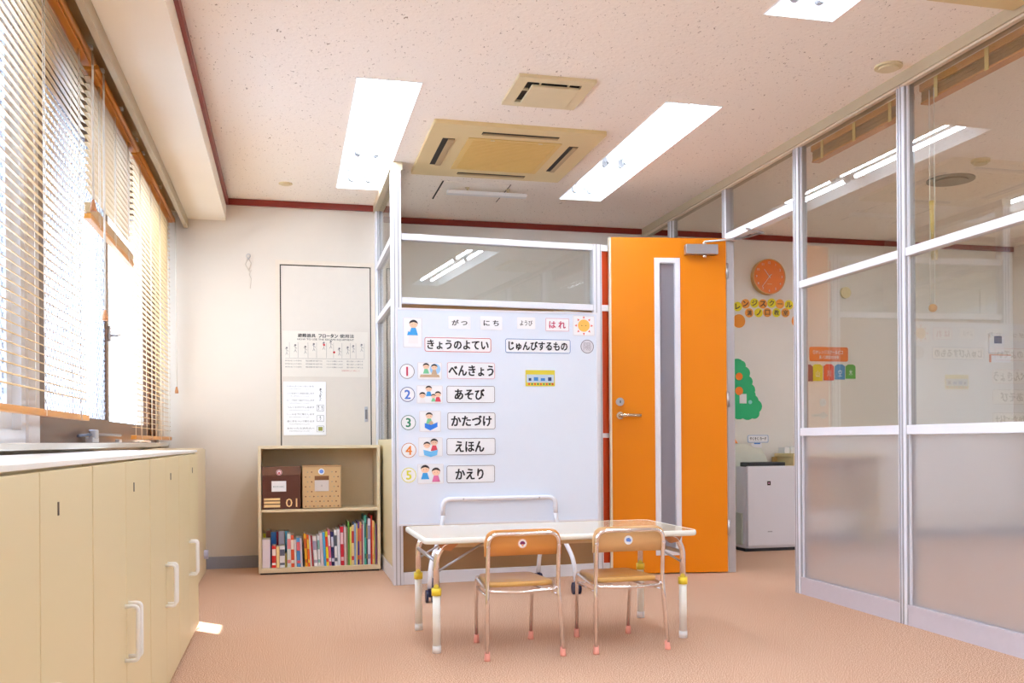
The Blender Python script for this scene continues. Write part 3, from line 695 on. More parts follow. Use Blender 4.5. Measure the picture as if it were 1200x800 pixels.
# wall hook with string
r = thing('wall_hook', 'small wall hook with a dangling string, left of the cupboard door', 'hook', (-.253, YA, 2.1), world=True)
p = onY(291, 300, YA)
b = new(); ring_sweep(b, [(p.x+.014*math.cos(a), YA-.006, p.z+.014*math.sin(a)) for a in [k*PI/6 for k in range(13)]], .002, 6); cyl(b, (p.x, YA, p.z-.018), (p.x, YA-.012, p.z-.018), .006, 8); obj('ring', b, M_STEEL, r)
b = new(); ring_sweep(b, [(p.x, YA-.007, p.z-.015), (p.x-.02, YA-.006, p.z-.06), (p.x+.01, YA-.006, p.z-.11), (p.x+.022, YA-.006, p.z-.10), (p.x+.005, YA-.006, p.z-.13), (p.x+.02, YA-.006, p.z-.16), (p.x+.012, YA-.006, p.z-.23)], .0016, 5)
ring_sweep(b, [(p.x, YA-.007, p.z-.02), (p.x+.02, YA-.006, p.z-.05), (p.x+.004, YA-.006, p.z-.10)], .0016, 5)
obj('string', b, mat('string_grey', (190, 176, 160), .8), r)

# ================================================================== BOOKCASE AND CONTENTS
bx0, bx1, by0, by1, bz = -.192, .618, 6.50, 6.86, .862
r = thing('bookcase', 'low beige two-shelf bookcase standing against the back wall', 'bookcase', ((bx0+bx1)/2, (by0+by1)/2, 0), world=True)
t = .02
for x in (bx0, bx1-t):
    b = new(); box(b, x, x+t, by0, by1, .012, bz, .002); obj('side_panel', b, M_SHELF, r)
b = new(); box(b, bx0+t, bx1-t, by0, by1, bz-t, bz, .002); obj('top_panel', b, M_SHELF, r)
b = new(); box(b, bx0+t, bx1-t, by0+.01, by1-.01, .415, .435, .002); obj('shelf', b, M_SHELF, r)
b = new(); box(b, bx0+t, bx1-t, by0+.0, by1-.01, .012, .042, .002); obj('bottom_panel', b, M_SHELF, r)
b = new(); box(b, bx0+t, bx1-t, by1-.008, by1, .042, bz-t); obj('back_panel', b, M_SHELF, r)
b = new(); box(b, bx0+.01, bx1-.01, by0+.02, by1-.02, 0, .012); obj('plinth', b, M_BLACK, r)
# storage boxes
def open_box(bm, x0, x1, y0, y1, z0, z1, t=.004, mi=0):
    box(bm, x0, x1, y0, y0+t, z0, z1, mi=mi); box(bm, x0, x1, y1-t, y1, z0, z1, mi=mi); box(bm, x0, x0+t, y0+t, y1-t, z0, z1, mi=mi); box(bm, x1-t, x1, y0+t, y1-t, z0, z1, mi=mi); box(bm, x0, x1, y0, y1, z0, z0+t, mi=mi)
fx0, fx1, fz0, fz1 = -.165, .083, .436, .715; yf = 6.515
r = thing('storage_box', 'dark brown storage box numbered 01 on the upper shelf', 'storage box', (-.04, 6.63, fz0), world=True)
M_DB = mat('dark_brown_board', (84, 38, 22), .35, var=.1, scale=12); M_TB = mat('tan_board', (208, 172, 124), .5, var=.05)
b = new(); open_box(b, fx0, fx1, yf, 6.76, fz0, fz1); obj('body', b, M_DB, r)
b = new(); box(b, fx0-.004, fx1+.004, yf-.003, yf, fz1-.05, fz1+.008, .001); box(b, fx0, fx1, yf, 6.76, fz1, fz1+.006); obj('lid', b, mat('brown_gloss_plastic', (104, 66, 50), .12, coat=.6, var=.15, scale=30), r)
b = new(); box(b, fx0+.06, fx0+.155, yf-.004, yf, .555, .625); lb = obj('name_card', b, M_PAPER, r)
lettering('おもちゃばこ', fx0+.108, .588, .012, yf-.0046, flat('green_ink', (90, 140, 130)), lb, .01, .075)
b = new(); prism(b, circ(fx0+.11, .683, .019), yf-.008, yf-.003); stk = obj('sticker', b, M_PAPER, r)
b = new(); frame(b, circ(fx0+.11, .683, .017), circ(fx0+.11, .683, .012), yf-.0088, yf-.008); prism(b, circ(fx0+.11, .680, .007), yf-.0088, yf-.008); obj('sticker_print', b, flat('crimson_ink', (176, 52, 72)), stk)
M_CR = flat('cream_print', (246, 212, 152))
for z in (.505, .483, .458):
    b = new(); box(b, fx0+.01, fx0+.115, yf-.0008, yf, z-.009, z+(.006 if z > .46 else .009)); obj('printed_bar', b, M_CR, r)
lettering('01', fx0+.190, .478, .058, yf-.001, M_CR, r, 0, .075)
# tan dotted box
gx0, gx1, gz1 = .098, .352, .728
r = thing('storage_box', 'tan dotted storage box with a cut-out handle on the upper shelf', 'storage box', (.225, 6.63, fz0), world=True)
b = new(); open_box(b, gx0, gx1, yf, 6.76, fz0, gz1-.012)
o = obj('body', b, M_TB, r)
b = new(); box(b, gx0-.002, gx1+.004, yf-.004, 6.762, gz1-.012, gz1, .002); obj('lid', b, mat('lid_brown_tan', (176, 138, 96), .5), r)
b = new(); box(b, .178, .273, yf-.0006, yf, .628, .656); obj('handle_hole', b, flat('handle_brown', (120, 76, 40)), r)
b = new(); box(b, .178, .272, yf-.003, yf, .552, .626); cd = obj('name_card', b, mat('card_greige', (216, 206, 200), .3), r)
lettering('え', .225, .59, .012, yf-.0036, M_GREY, cd, 0)
b = new(); prism(b, circ(.223, .685, .021), yf-.006, yf); stk = obj('sticker', b, M_PAPER, r)
b = new(); prism(b, circ(.223, .686, .014, 9), yf-.0068, yf-.006); obj('sticker_print', b, flat('blue_ink', (100, 140, 220)), stk)
b = new()
for i in range(9):
    for j in range(8):
        x = gx0+.02+i*.027+(j % 2)*.0135; z = fz0+.015+j*.033
        if x > gx1-.01 or (.165 < x < .285 and z > .54): continue
        prism(b, circ(x, z, .005, 6), yf-.0006, yf, mi=(i+j) % 2)
obj('dot', b, [flat('dot_brown', (110, 60, 30)), flat('dot_grey', (160, 150, 130))], r)['kind'] = 'stuff'
# books: px x0,x1, top y, lean(px at top), colour name, rgb, band
BK = [(305.5, 315, 635, 0, 'pinkish white boxed', (238, 226, 236), None), (317, 321.8, 642, 0, 'red', (214, 38, 36), (250, 240, 240)), (322.2, 326, 643, 0, 'cream yellow', (246, 222, 162), None),
 (326.4, 332.5, 642, 0, 'white dotted', (240, 238, 244), (90, 90, 110)), (332.9, 335, 650, 0, 'olive', (150, 140, 70), None), (335.4, 339.8, 628, 0, 'pale mint white', (228, 240, 236), (240, 150, 150)),
 (340.3, 344, 629, -.6, 'orange red', (226, 92, 56), (250, 240, 230)), (344.5, 346.6, 634, -.8, 'white slim', (244, 244, 246), None), (347.3, 351.6, 632, -.9, 'sky blue and pink', (90, 160, 224), (232, 110, 120)),
 (352, 354, 632, -1.2, 'lilac white', (232, 224, 240), None), (354.6, 356, 640, -1.0, 'black', (34, 34, 44), None), (357.2, 360.4, 627, -2.2, 'golden yellow', (236, 176, 40), (200, 90, 30)),
 (360.8, 363.3, 628, -2.1, 'orange', (232, 100, 34), (240, 200, 60)), (363.5, 365.4, 629, -2.1, 'white slim', (244, 240, 240), None), (365.6, 367.6, 629, -2.1, 'dark red', (160, 36, 50), None),
 (368, 372.6, 630, -2, 'speckled white', (240, 236, 240), (170, 160, 190)), (373, 376, 629, -1.5, 'grey white', (228, 228, 236), (120, 170, 170)), (376.4, 380, 626, -2, 'pale pink', (236, 218, 226), None),
 (380.3, 383, 625, -2, 'blue', (74, 164, 214), None), (383.3, 386.2, 624, -2, 'bright yellow', (244, 224, 40), (230, 60, 40)), (386.5, 389.4, 622, -2, 'rose pink', (226, 110, 150), (250, 240, 244)),
 (389.7, 393, 624, -1.5, 'navy', (40, 40, 96), (220, 220, 240)), (393.4, 397, 622, -1, 'white marked', (236, 238, 246), (80, 90, 110)), (397.3, 400.6, 621, -1, 'icy white', (232, 240, 250), None),
 (401, 405, 618, -1, 'crimson', (204, 36, 58), (240, 200, 210)), (405.4, 407.6, 617, -.5, 'mauve white', (232, 214, 226), None), (407.9, 409.8, 619, -.5, 'taupe', (170, 140, 120), None),
 (410.1, 411.9, 612, -.5, 'green', (100, 170, 70), None), (412.2, 414, 618, 0, 'lemon yellow', (240, 234, 110), None), (414.3, 417.4, 616, 0, 'cream and red', (244, 222, 168), (206, 60, 60)),
 (417.7, 419.8, 614, 0, 'powder blue', (150, 180, 226), None), (420.1, 421.6, 614, 0, 'pale yellow', (246, 226, 140), None), (421.9, 424, 612, 0, 'purple', (84, 56, 156), (226, 110, 50)), (424.3, 426.6, 612, 0, 'tan', (214, 164, 120), (230, 110, 90)),
 (426.9, 428.4, 615, 0, 'plum', (150, 60, 100), None), (428.7, 429.9, 611, 0, 'white slim', (240, 240, 246), None), (430.2, 432.6, 604, 0, 'teal', (70, 176, 160), (40, 110, 110)), (432.9, 434.2, 606, 0, 'midnight blue', (30, 44, 70), (200, 180, 60)),
 (434.5, 438, 608, 0, 'lavender white', (226, 226, 244), (150, 150, 190)), (438.3, 440, 604, 0, 'scarlet', (196, 34, 24), None), (440.3, 442.6, 610, 0, 'apricot', (248, 200, 130), (240, 170, 90)), (442.9, 443.9, 612, 0, 'leaf green', (170, 200, 70), None), (444.1, 445.2, 614, 0, 'violet', (140, 70, 150), None)]
names = [k[4] for k in BK]
for i, (a, c, ty, lean, nm, rgb, band) in enumerate(BK):
    S = (bx1-bx0-.045)/(446.0-305.2)
    X0 = bx0+.0225+(a-305.2)*S; X1 = bx0+.0225+(c-305.2)*S-.0004
    base = 667.5-(a-305)*.05; H = max(.08, (base-ty)*.00590); z0_ = .043; y0_ = 6.525+.004*((i*7) % 3); dep = .13+.5*(H-.1)
    ln = lean*S
    b = new()
    P = lambda x, y, z: b.verts.new((x+ln*((z-z0_)/H), y, z))
    def bk(x0, x1, y0, y1, za, zb, mi):
        vv = [P(*q) for q in [(x0,y0,za),(x1,y0,za),(x1,y1,za),(x0,y1,za),(x0,y0,zb),(x1,y0,zb),(x1,y1,zb),(x0,y1,zb)]]
        for f in [(0,3,2,1),(4,5,6,7),(0,1,5,4),(1,2,6,5),(2,3,7,6),(3,0,4,7)]: b.faces.new([vv[q] for q in f]).material_index = mi
    T_ = min(.0012, (X1-X0)*.2)
    bk(X0, X1, y0_, y0_+.002, z0_, z0_+H, 0); bk(X0, X0+T_, y0_+.002, y0_+dep, z0_, z0_+H, 0); bk(X1-T_, X1, y0_+.002, y0_+dep, z0_, z0_+H, 0)
    root = None
    prev = names[i-1] if i else None; nx = names[i+1] if i+1 < len(names) else None
    lab = '%s book, lower shelf, ' % nm
    if prev and nx: lab += 'between %s and %s' % (prev, nx)
    elif nx: lab += 'first at the left end'
    else: lab += 'last at the right end'
    o = obj('book', b, mat('book_'+nm.replace(' ', '_'), rgb, .35, var=.03)); tag(o, lab, 'book', 'picture books on the lower shelf')
    b = new(); bk(X0+T_, X1-T_, y0_+.002, y0_+dep-.003, z0_+.003, z0_+H-.004, 0); obj('pages', b, mat('page_block', (236, 228, 212), .8), o)
    if band:
        for f0, f1 in ((.12, .22), (.55, .85)):
            b = new(); za, zb_ = z0_+H*f0, z0_+H*f1; bk(X0+.0008, X1-.0008, y0_-.0006, y0_, za, zb_, 0); obj('spine_print', b, flat('spine_'+nm.replace(' ', '_'), band), o)
# second row behind, upper parts showing over the low books at the left
for (x0, x1, H, rgb, nm, lab) in [(-.166, -.150, .215, (222, 212, 40), 'yellow', 'yellow book in the back row, behind the white boxed set'), (-.146, -.118, .235, (120, 70, 60), 'brown', 'brown book in the back row beside the yellow one'),
        (-.114, -.080, .225, (50, 120, 200), 'blue', 'blue book in the back row, above the short red one'), (-.076, -.066, .225, (170, 50, 80), 'raspberry', 'slim raspberry book in the back row beside the blue one'), (-.062, -.024, .228, (220, 216, 236), 'lilac', 'wide lilac book in the back row behind the white dotted one'), (-.020, .006, .228, (90, 180, 220), 'cyan', 'cyan book in the back row, at its right end')]:
    b = new(); box(b, x0, x1, 6.70, 6.84, .043, .043+H, .001); o = obj('book', b, mat('back_book_'+nm, rgb, .4)); tag(o, lab, 'book', 'picture books in the back row')
    b = new(); box(b, x0+.002, x1-.002, 6.705, 6.836, .043+H, .0434+H); obj('pages', b, MATS['page_block'], o)

# ================================================================== WHITEBOARD
WY = 5.35
wx0, wx1, wz0, wz1 = .603, 1.806, .405, 1.643
r = thing('mobile_whiteboard', 'low mobile whiteboard on casters covered with schedule magnets', 'whiteboard', (1.2, 5.38, 0), world=True)
b = new(); box(b, wx0+.008, wx1-.008, WY, WY+.018, wz0+.008, wz1-.008); obj('board_surface', b, M_BOARD, r)
b = new(); frame(b, [(wx0, wz0), (wx1, wz0), (wx1, wz1), (wx0, wz1)], [(wx0+.010, wz0+.010), (wx1-.010, wz0+.010), (wx1-.010, wz1-.010), (wx0+.010, wz1-.010)], WY-.004, WY+.022); obj('board_frame', b, M_ALU, r)
# front handle tube running into the legs
hl, hr_ = .862, 1.530
for nm, pts in (('leg', [(hl, WY-.02, .46), (hl-.01, WY-.03, .38), (.765, 5.17, .20), (.755, 5.15, .07)]), ('leg', [(hr_, WY-.02, .46), (hr_+.01, WY-.03, .38), (1.605, 5.22, .20), (1.612, 5.2, .07)]),
                ('leg', [(hl, WY+.04, .46), (hl, WY+.05, .36), (.86, 5.58, .20), (.855, 5.60, .07)]), ('leg', [(hr_, WY+.04, .46), (hr_, WY+.05, .36), (1.50, 5.58, .20), (1.50, 5.62, .07)])):
    b = new(); ring_sweep(b, fillet(pts, .05), .013, 10); obj(nm, b, M_WHITEP, r)
b = new(); ring_sweep(b, fillet([(hl, WY-.02, .46), (hl, WY-.02, .552), (hr_, WY-.02, .552), (hr_, WY-.02, .46)], .05, 7), .0135, 12); hd = obj('handle_tube', b, M_WHITEP, r)
for x in (.98, 1.43):
    b = new(); cyl(b, (x, WY-.036, .552), (x, WY-.03, .552), .005, 8); obj('bolt', b, M_STEEL, hd)
b = new(); ring_sweep(b, fillet([(hl, WY+.04, .46), (hl, WY+.04, .552), (hr_, WY+.04, .552), (hr_, WY+.04, .46)], .05, 7), .0135, 12); obj('rear_tube', b, M_WHITEP, r)
b = new(); cyl(b, (.862, 5.392, .43), (1.53, 5.392, .43), .010); obj('stretcher', b, M_WHITEP, r)
for (x, y) in ((.755, 5.14), (1.612, 5.19), (.855, 5.60), (1.50, 5.62)):
    b = new()
    for s in (-.022, .010): cyl(b, (x+s, y, .034), (x+s+.012, y, .034), .034, 18)
    cyl(b, (x-.02, y, .034), (x+.02, y, .034), .007, 8); box(b, x-.009, x+.009, y-.014, y+.014, .034, .075, .003); obj('caster', b, M_NAVY, r)
# things on the board
def bd(px, py): p = onY(px, py, WY); return p.x, p.z
PX = .005          # metres per photo pixel on the board (used for sizes)
SC = bd(700, 480)[0]-bd(600, 480)[0]; SC /= 100
def card(name, label, px0, py0, px1, py1, cat='magnet card', m=M_PAPER, border=None, rad=.012, grp=None):
    cx, cz = bd((px0+px1)/2, (py0+py1)/2); wd = (px1-px0)*SC; ht = (py1-py0)*SC
    b = new(); prism(b, rrect(cx, cz, wd, ht, rad), WY-.0025, WY-.0002); o = obj(name, b, m); tag(o, label, cat, grp)
    if border:
        e = .003; b = new(); frame(b, rrect(cx, cz, wd-.002, ht-.002, rad), rrect(cx, cz, wd-.002-2*e, ht-.002-2*e, max(.002, rad-e)), WY-.0032, WY-.0025); obj('border', b, border, o)
    return o, cx, cz, wd, ht
YT = WY-.0034
RED = flat('frame_red', (206, 60, 66)); BLU = flat('frame_blue', (60, 120, 190)); PNK = flat('frame_pink', (222, 170, 186)); GRB = flat('frame_grey', (130, 124, 132))
for px0, py0, px1, py1, s, lb_, bo, hh in ((499.5, 396, 574, 412, 'きょうのよてい', 'red-bordered magnet card reading kyou no yotei', RED, 9.5), (592.5, 397.5, 668.5, 413.5, 'じゅんびするもの', 'blue-bordered magnet card reading junbi suru mono', BLU, 9.5),
        (525, 425, 579, 443.5, 'べんきょう', 'magnet card reading benkyou beside number one', PNK, 11), (524.5, 452.5, 579, 471.5, 'あそび', 'magnet card reading asobi beside number two', GRB, 11),
        (525.5, 483.5, 579.5, 502.5, 'かたづけ', 'magnet card reading katazuke beside number three', GRB, 11), (524.5, 513.5, 579.5, 532.5, 'えほん', 'magnet card reading ehon beside number four', GRB, 11), (524.5, 545.5, 579, 565, 'かえり', 'magnet card reading kaeri beside number five', GRB, 11)):
    o, cx, cz, wd, ht = card('word_card', lb_, px0, py0, px1, py1, border=bo, grp='word magnets on the whiteboard')
    wt = {'きょうのよてい': 68, 'じゅんびするもの': 68, 'べんきょう': 50, 'あそび': 33, 'かたづけ': 45, 'えほん': 32, 'かえり': 31}[s]*SC
    lettering(s, cx-(.0 if len(s) > 3 else .008), cz, hh*SC*1.05, YT, M_INK, o, .045, wt)
for px0, py0, px1, py1, s, lb_, col in ((526, 371, 551, 385, 'がつ', 'small label reading gatsu at the board top', M_INK), (563, 371, 588, 386, 'にち', 'small label reading nichi at the board top', M_INK), (606, 372, 627, 385, 'ようび', 'small label reading youbi at the board top', M_INK), (639, 373, 667, 388, 'はれ', 'pink-edged label with red weather word beside the sun', flat('weather_red', (196, 60, 100)))):
    o, cx, cz, wd, ht = card('date_label', lb_, px0, py0, px1, py1, border=PNK if s == 'はれ' else None, rad=.006, grp='date labels on the whiteboard')
    lettering({'がつ': 'が つ', 'にち': 'に ち', 'はれ': 'は れ'}.get(s, s), cx, cz, (8 if s == 'はれ' else 6)*SC, YT, col, o, .03 if s != 'ようび' else .01, (px1-px0)*SC*.68)
# numbers
NC = [(204, 60, 90), (60, 110, 200), (30, 130, 90), (232, 130, 40), (228, 222, 60)]
for k, (px, py) in enumerate(((477, 435), (477.5, 462), (478.5, 495), (479, 527.5), (479, 556.5))):
    cx, cz = bd(px, py); R_ = 8.3*SC; nm = ['one', 'two', 'three', 'four', 'five'][k]
    b = new(); prism(b, circ(cx, cz, R_, 28), WY-.0025, WY-.0002); o = obj('number_magnet', b, M_PAPER); tag(o, 'round magnet with a %s number %s on the whiteboard' % (['pink', 'blue', 'green', 'orange', 'yellow'][k], nm), 'magnet', 'number magnets on the whiteboard')
    c_ = flat('number_ink_%s' % nm, NC[k])
    b = new(); frame(b, circ(cx, cz, R_*.98, 28), circ(cx, cz, R_*.90, 28), WY-.0032, WY-.0025); obj('border', b, [GRB, flat('ring_navy', (60, 60, 120)), flat('ring_green', (60, 110, 100)), flat('ring_orange', (200, 130, 90)), c_][k], o)
    lettering(str(k+1), cx, cz, 9.5*SC, YT, c_, o, .03)
# illustrations: simple generic children
SKIN = flat('skin_print', (248, 206, 176)); HAIR = flat('hair_print', (42, 30, 34)); 
def child(bm, cx, cz, s, shirt, hat=None):
    prism(bm, circ(cx, cz, .30*s, 14, .27*s), YT-.0004, YT+.0006, mi=0)
    prism(bm, [(cx+.32*s*math.cos(a), cz+.02*s+.30*s*math.sin(a)) for a in [PI*k/10 for k in range(11)]]+[(cx-.22*s, cz+.10*s), (cx, cz+.16*s), (cx+.22*s, cz+.10*s)], YT-.0007, YT+.0006, mi=1)
    prism(bm, [(cx-.16*s, cz-.26*s), (cx+.16*s, cz-.26*s), (cx+.30*s, cz-.72*s), (cx-.30*s, cz-.72*s)], YT-.0003, YT+.0006, mi=shirt)
    for dx in (-.1, .1): prism(bm, circ(cx+dx*s, cz-.02*s, .025*s, 6), YT-.0009, YT-.0004, mi=1)
PM = [SKIN, HAIR, flat('shirt_blue', (60, 160, 226)), flat('shirt_green', (120, 200, 150)), flat('shirt_red', (220, 70, 90)), flat('shirt_pink', (232, 120, 170)), flat('book_sky', (110, 190, 240)), flat('box_blue', (40, 120, 220)), flat('desk_brown', (200, 170, 140)), flat('heart_sky', (160, 206, 250)), flat('paper_face', (244, 240, 240))]
def pic(label, px0, py0, px1, py1, draw):
    o, cx, cz, wd, ht = card('picture_card', label, px0, py0, px1, py1, rad=.006, border=flat('card_edge', (222, 220, 226)), grp='picture magnets on the whiteboard')
    b = new(); draw(b, cx, cz); obj('illustration', b, PM, o)
u = SC
def d0(b, x, z):
    prism(b, [(x-4*u, z-3*u), (x+6*u, z-3*u), (x+6*u, z-12*u), (x-5*u, z-12*u)], YT, YT+.0006, mi=10); child(b, x+1*u, z+9*u, 15*u, 2); prism(b, [(x-6*u, z-3*u), (x+6*u, z-3*u), (x+4*u, z+0*u), (x-5*u, z+1*u)], YT-.001, YT, mi=2)
def d1(b, x, z):
    prism(b, circ(x+6*u, z+2*u, 6*u, 14), YT+.0002, YT+.0006, mi=9); child(b, x-4*u, z+5*u, 11*u, 3); child(b, x+5*u, z+4*u, 11*u, 8); prism(b, [(x-11*u, z-7*u), (x+11*u, z-7*u), (x+10*u, z-4*u), (x-10*u, z-4*u)], YT-.001, YT, mi=8)
def d2(b, x, z):
    child(b, x-8*u, z-1*u, 11*u, 10); child(b, x-1*u, z+6*u, 11*u, 2); child(b, x+4*u, z-2*u, 8*u, 3); child(b, x+9*u, z+0*u, 11*u, 4)
def d3(b, x, z):
    child(b, x-1*u, z+6*u, 12*u, 3); prism(b, [(x-6*u, z-2*u), (x+1*u, z-4*u), (x+8*u, z-1*u), (x+8*u, z-6*u), (x+0*u, z-10*u), (x-6*u, z-7*u)], YT-.001, YT, mi=7); prism(b, circ(x+1*u, z-2*u, 2.5*u, 7), YT-.0005, YT, mi=8)
def d4(b, x, z):
    child(b, x-4*u, z+2*u, 12*u, 10); child(b, x+4*u, z+5*u, 13*u, 4); prism(b, [(x-8*u, z-3*u), (x, z-5*u), (x+8*u, z-3*u), (x+7*u, z-9*u), (x, z-11*u), (x-7*u, z-9*u)], YT-.001, YT, mi=6)
def d5(b, x, z):
    child(b, x-6*u, z+5*u, 15*u, 2); child(b, x+6*u, z+2*u, 15*u, 5)
pic('picture card of a seated boy, top left of the whiteboard', 473, 373, 494, 406, d0)
pic('picture card of two children at a desk beside number one', 490, 425, 517, 444, d1)
pic('picture card of four children playing beside number two', 489, 452, 518, 472, d2)
pic('picture card of a child tidying a blue box', 492, 482, 516, 505, d3)
pic('picture card of two children reading an open book', 491, 513, 518, 534, d4)
pic('picture card of two waving children beside number five', 490, 544, 519, 566, d5)
# sun card
o, cx, cz, wd, ht = card('sun_card', 'square magnet card with a smiling sun, top right of whiteboard', 671, 370, 697, 393, rad=.006, border=flat('card_edge', (0, 0, 0)))
b = new(); prism(b, circ(cx, cz, 7*u, 22), YT, YT+.0008)
for k in range(8):
    a = k*PI/4; c_, s_ = math.cos(a), math.sin(a)
    prism(b, [(cx+8.3*u*c_-1.3*u*s_, cz+8.3*u*s_+1.3*u*c_), (cx+8.3*u*c_+1.3*u*s_, cz+8.3*u*s_-1.3*u*c_), (cx+11*u*c_, cz+11*u*s_)], YT, YT+.0008, mi=1)
prism(b, circ(cx-2.4*u, cz, .6*u, 6), YT-.0006, YT, mi=2); prism(b, circ(cx+2.4*u, cz, .6*u, 6), YT-.0006, YT, mi=2)
obj('sun_face', b, [flat('sun_amber', (244, 190, 90)), flat('sun_ray', (232, 110, 100)), flat('sun_eye', (120, 70, 30))], o)
cx, cz = bd(688, 406); b = new(); prism(b, circ(cx, cz, 7.8*u, 26), WY-.0025, WY-.0002); o = obj('round_grey_magnet', b, mat('silver_foil', (220, 218, 226), .3)); tag(o, 'round silvery magnet with grey outline beneath the sun card', 'magnet')
b = new(); frame(b, circ(cx, cz, 7.8*u, 26), circ(cx, cz, 7.1*u, 26), WY-.0032, WY-.0025); obj('border', b, GRB, o); lettering('陽', cx, cz, 9*u, YT, flat('silver_ink', (176, 172, 180)), o, 0)
o, cx, cz, wd, ht = card('ticket_card', 'small yellow and blue printed picture card alone on the whiteboard', 616, 434, 650, 452, m=flat('card_yellow', (224, 206, 60)), rad=.002)
b = new(); box(b, cx-16*u, cx+16*u, YT, YT+.0006, cz-5*u, cz+4*u, mi=0)
for k, (dx, w_, c_) in enumerate(((-12, 3, 1), (-5, 5, 2), (3, 5, 2), (11, 4, 1))): box(b, cx+(dx-w_/2)*u, cx+(dx+w_/2)*u, YT-.0005, YT, cz-3*u, cz+(1 if k % 2 else 0)*u, mi=c_)
for k in range(9): box(b, cx+(-14+3.4*k)*u, cx+(-12+3.4*k)*u, YT-.0005, YT, cz-7.6*u, cz-5.6*u, mi=3+k % 2)
obj('ticket_print', b, [flat('ticket_pale', (190, 210, 226)), flat('ticket_navy', (40, 60, 110)), flat('ticket_blue', (60, 130, 200)), flat('ticket_red', (220, 70, 40)), flat('ticket_green', (60, 140, 80))], o)

# ================================================================== TABLE
tx0, tx1, ty0, ty1, tz = .545, 1.762, 3.86, 4.46, .482
r = thing('folding_table', 'low cream rectangular table with yellow leg collars', 'table', ((tx0+tx1)/2, (ty0+ty1)/2, 0), math.radians(.9))
cxT, cyT = (tx0+tx1)/2, (ty0+ty1)/2; hx, hy = (tx1-tx0)/2, (ty1-ty0)/2
b = new(); prism(b, rrect(0, 0, 2*hx-.008, 2*hy-.008, .035, 6), tz-.020, tz, ax='z'); top = obj('table_top', b, M_TOP, r)
b = new(); o_ = rrect(0, 0, 2*hx, 2*hy, .04, 6); i_ = rrect(0, 0, 2*hx-.008, 2*hy-.008, .036, 6)
prof = [(.0, -.024), (.004, -.021), (.006, -.011), (.004, -.002), (.0, .0005)]
rings = []
n = len(o_)
for off, dz in prof:
    rr = rrect(0, 0, 2*hx+2*off, 2*hy+2*off, .04+off, 6); rings.append([b.verts.new((p[0], p[1], tz+dz)) for p in rr])
rings.append([b.verts.new((p[0], p[1], tz+.0005)) for p in i_]); rings.insert(0, [b.verts.new((p[0], p[1], tz-.024)) for p in i_])
for A, B in zip(rings, rings[1:]+rings[:1]):
    for k in range(n): b.faces.new((A[k], A[(k+1) % n], B[(k+1) % n], B[k])).smooth = True
obj('edge_rim', b, M_RIM, top)
b = new(); box(b, -hx+.10, hx-.10, -hy+.05, -hy+.07, tz-.045, tz-.020); box(b, -hx+.10, hx-.10, hy-.07, hy-.05, tz-.045, tz-.020); obj('apron', b, mat('apron_beige', (214, 190, 150), .5), r)
for sx, sy in ((-1, -1), (1, -1), (-1, 1), (1, 1)):
    lx = sx*(hx-.052 if sx < 0 else hx-.052); ly = sy*(hy-.050)
    b = new(); ring_sweep(b, fillet([(lx-sx*.055, ly, tz-.026), (lx-sx*.03, ly, tz-.035), (lx, ly, tz-.085), (lx, ly, .25)], .035, 6), .0125, 12); leg = obj('leg', b, M_CHROME, r)
    b = new(); cyl(b, (lx, ly, .028), (lx, ly, .245), .0165, 16); obj('lower_leg', b, M_LEGW, leg)
    b = new(); cyl(b, (lx, ly, .24), (lx, ly, .27), .0205, 18); obj('collar', b, M_YEL, leg)
    b = new(); cyl(b, (lx, ly, 0), (lx, ly, .03), .0185, 16); obj('foot_cap', b, M_WHITE, leg)
    b = new(); prism(b, [(lx-sx*.10, tz-.021), (lx-sx*.005, tz-.021), (lx-sx*.02, tz-.05), (lx-sx*.06, tz-.058)], ly-.012, ly+.012); obj('leg_bracket', b, mat('bracket_copper', (190, 130, 84), .35, metal=.5), leg)
    b = new(); ring_sweep(b, [(lx, ly+.0, .335), (lx-sx*.20, ly, tz-.03)], .005, 8); obj('brace', b, M_STEEL, leg)
for sx in (-1, 1):
    x = sx*(hx-.052); b = new(); cyl(b, (x, -hy+.05, tz-.10), (x, hy-.05, tz-.10), .009, 10); obj('crossbar', b, M_STEEL, r)
r.location = (cxT, cyT, 0)

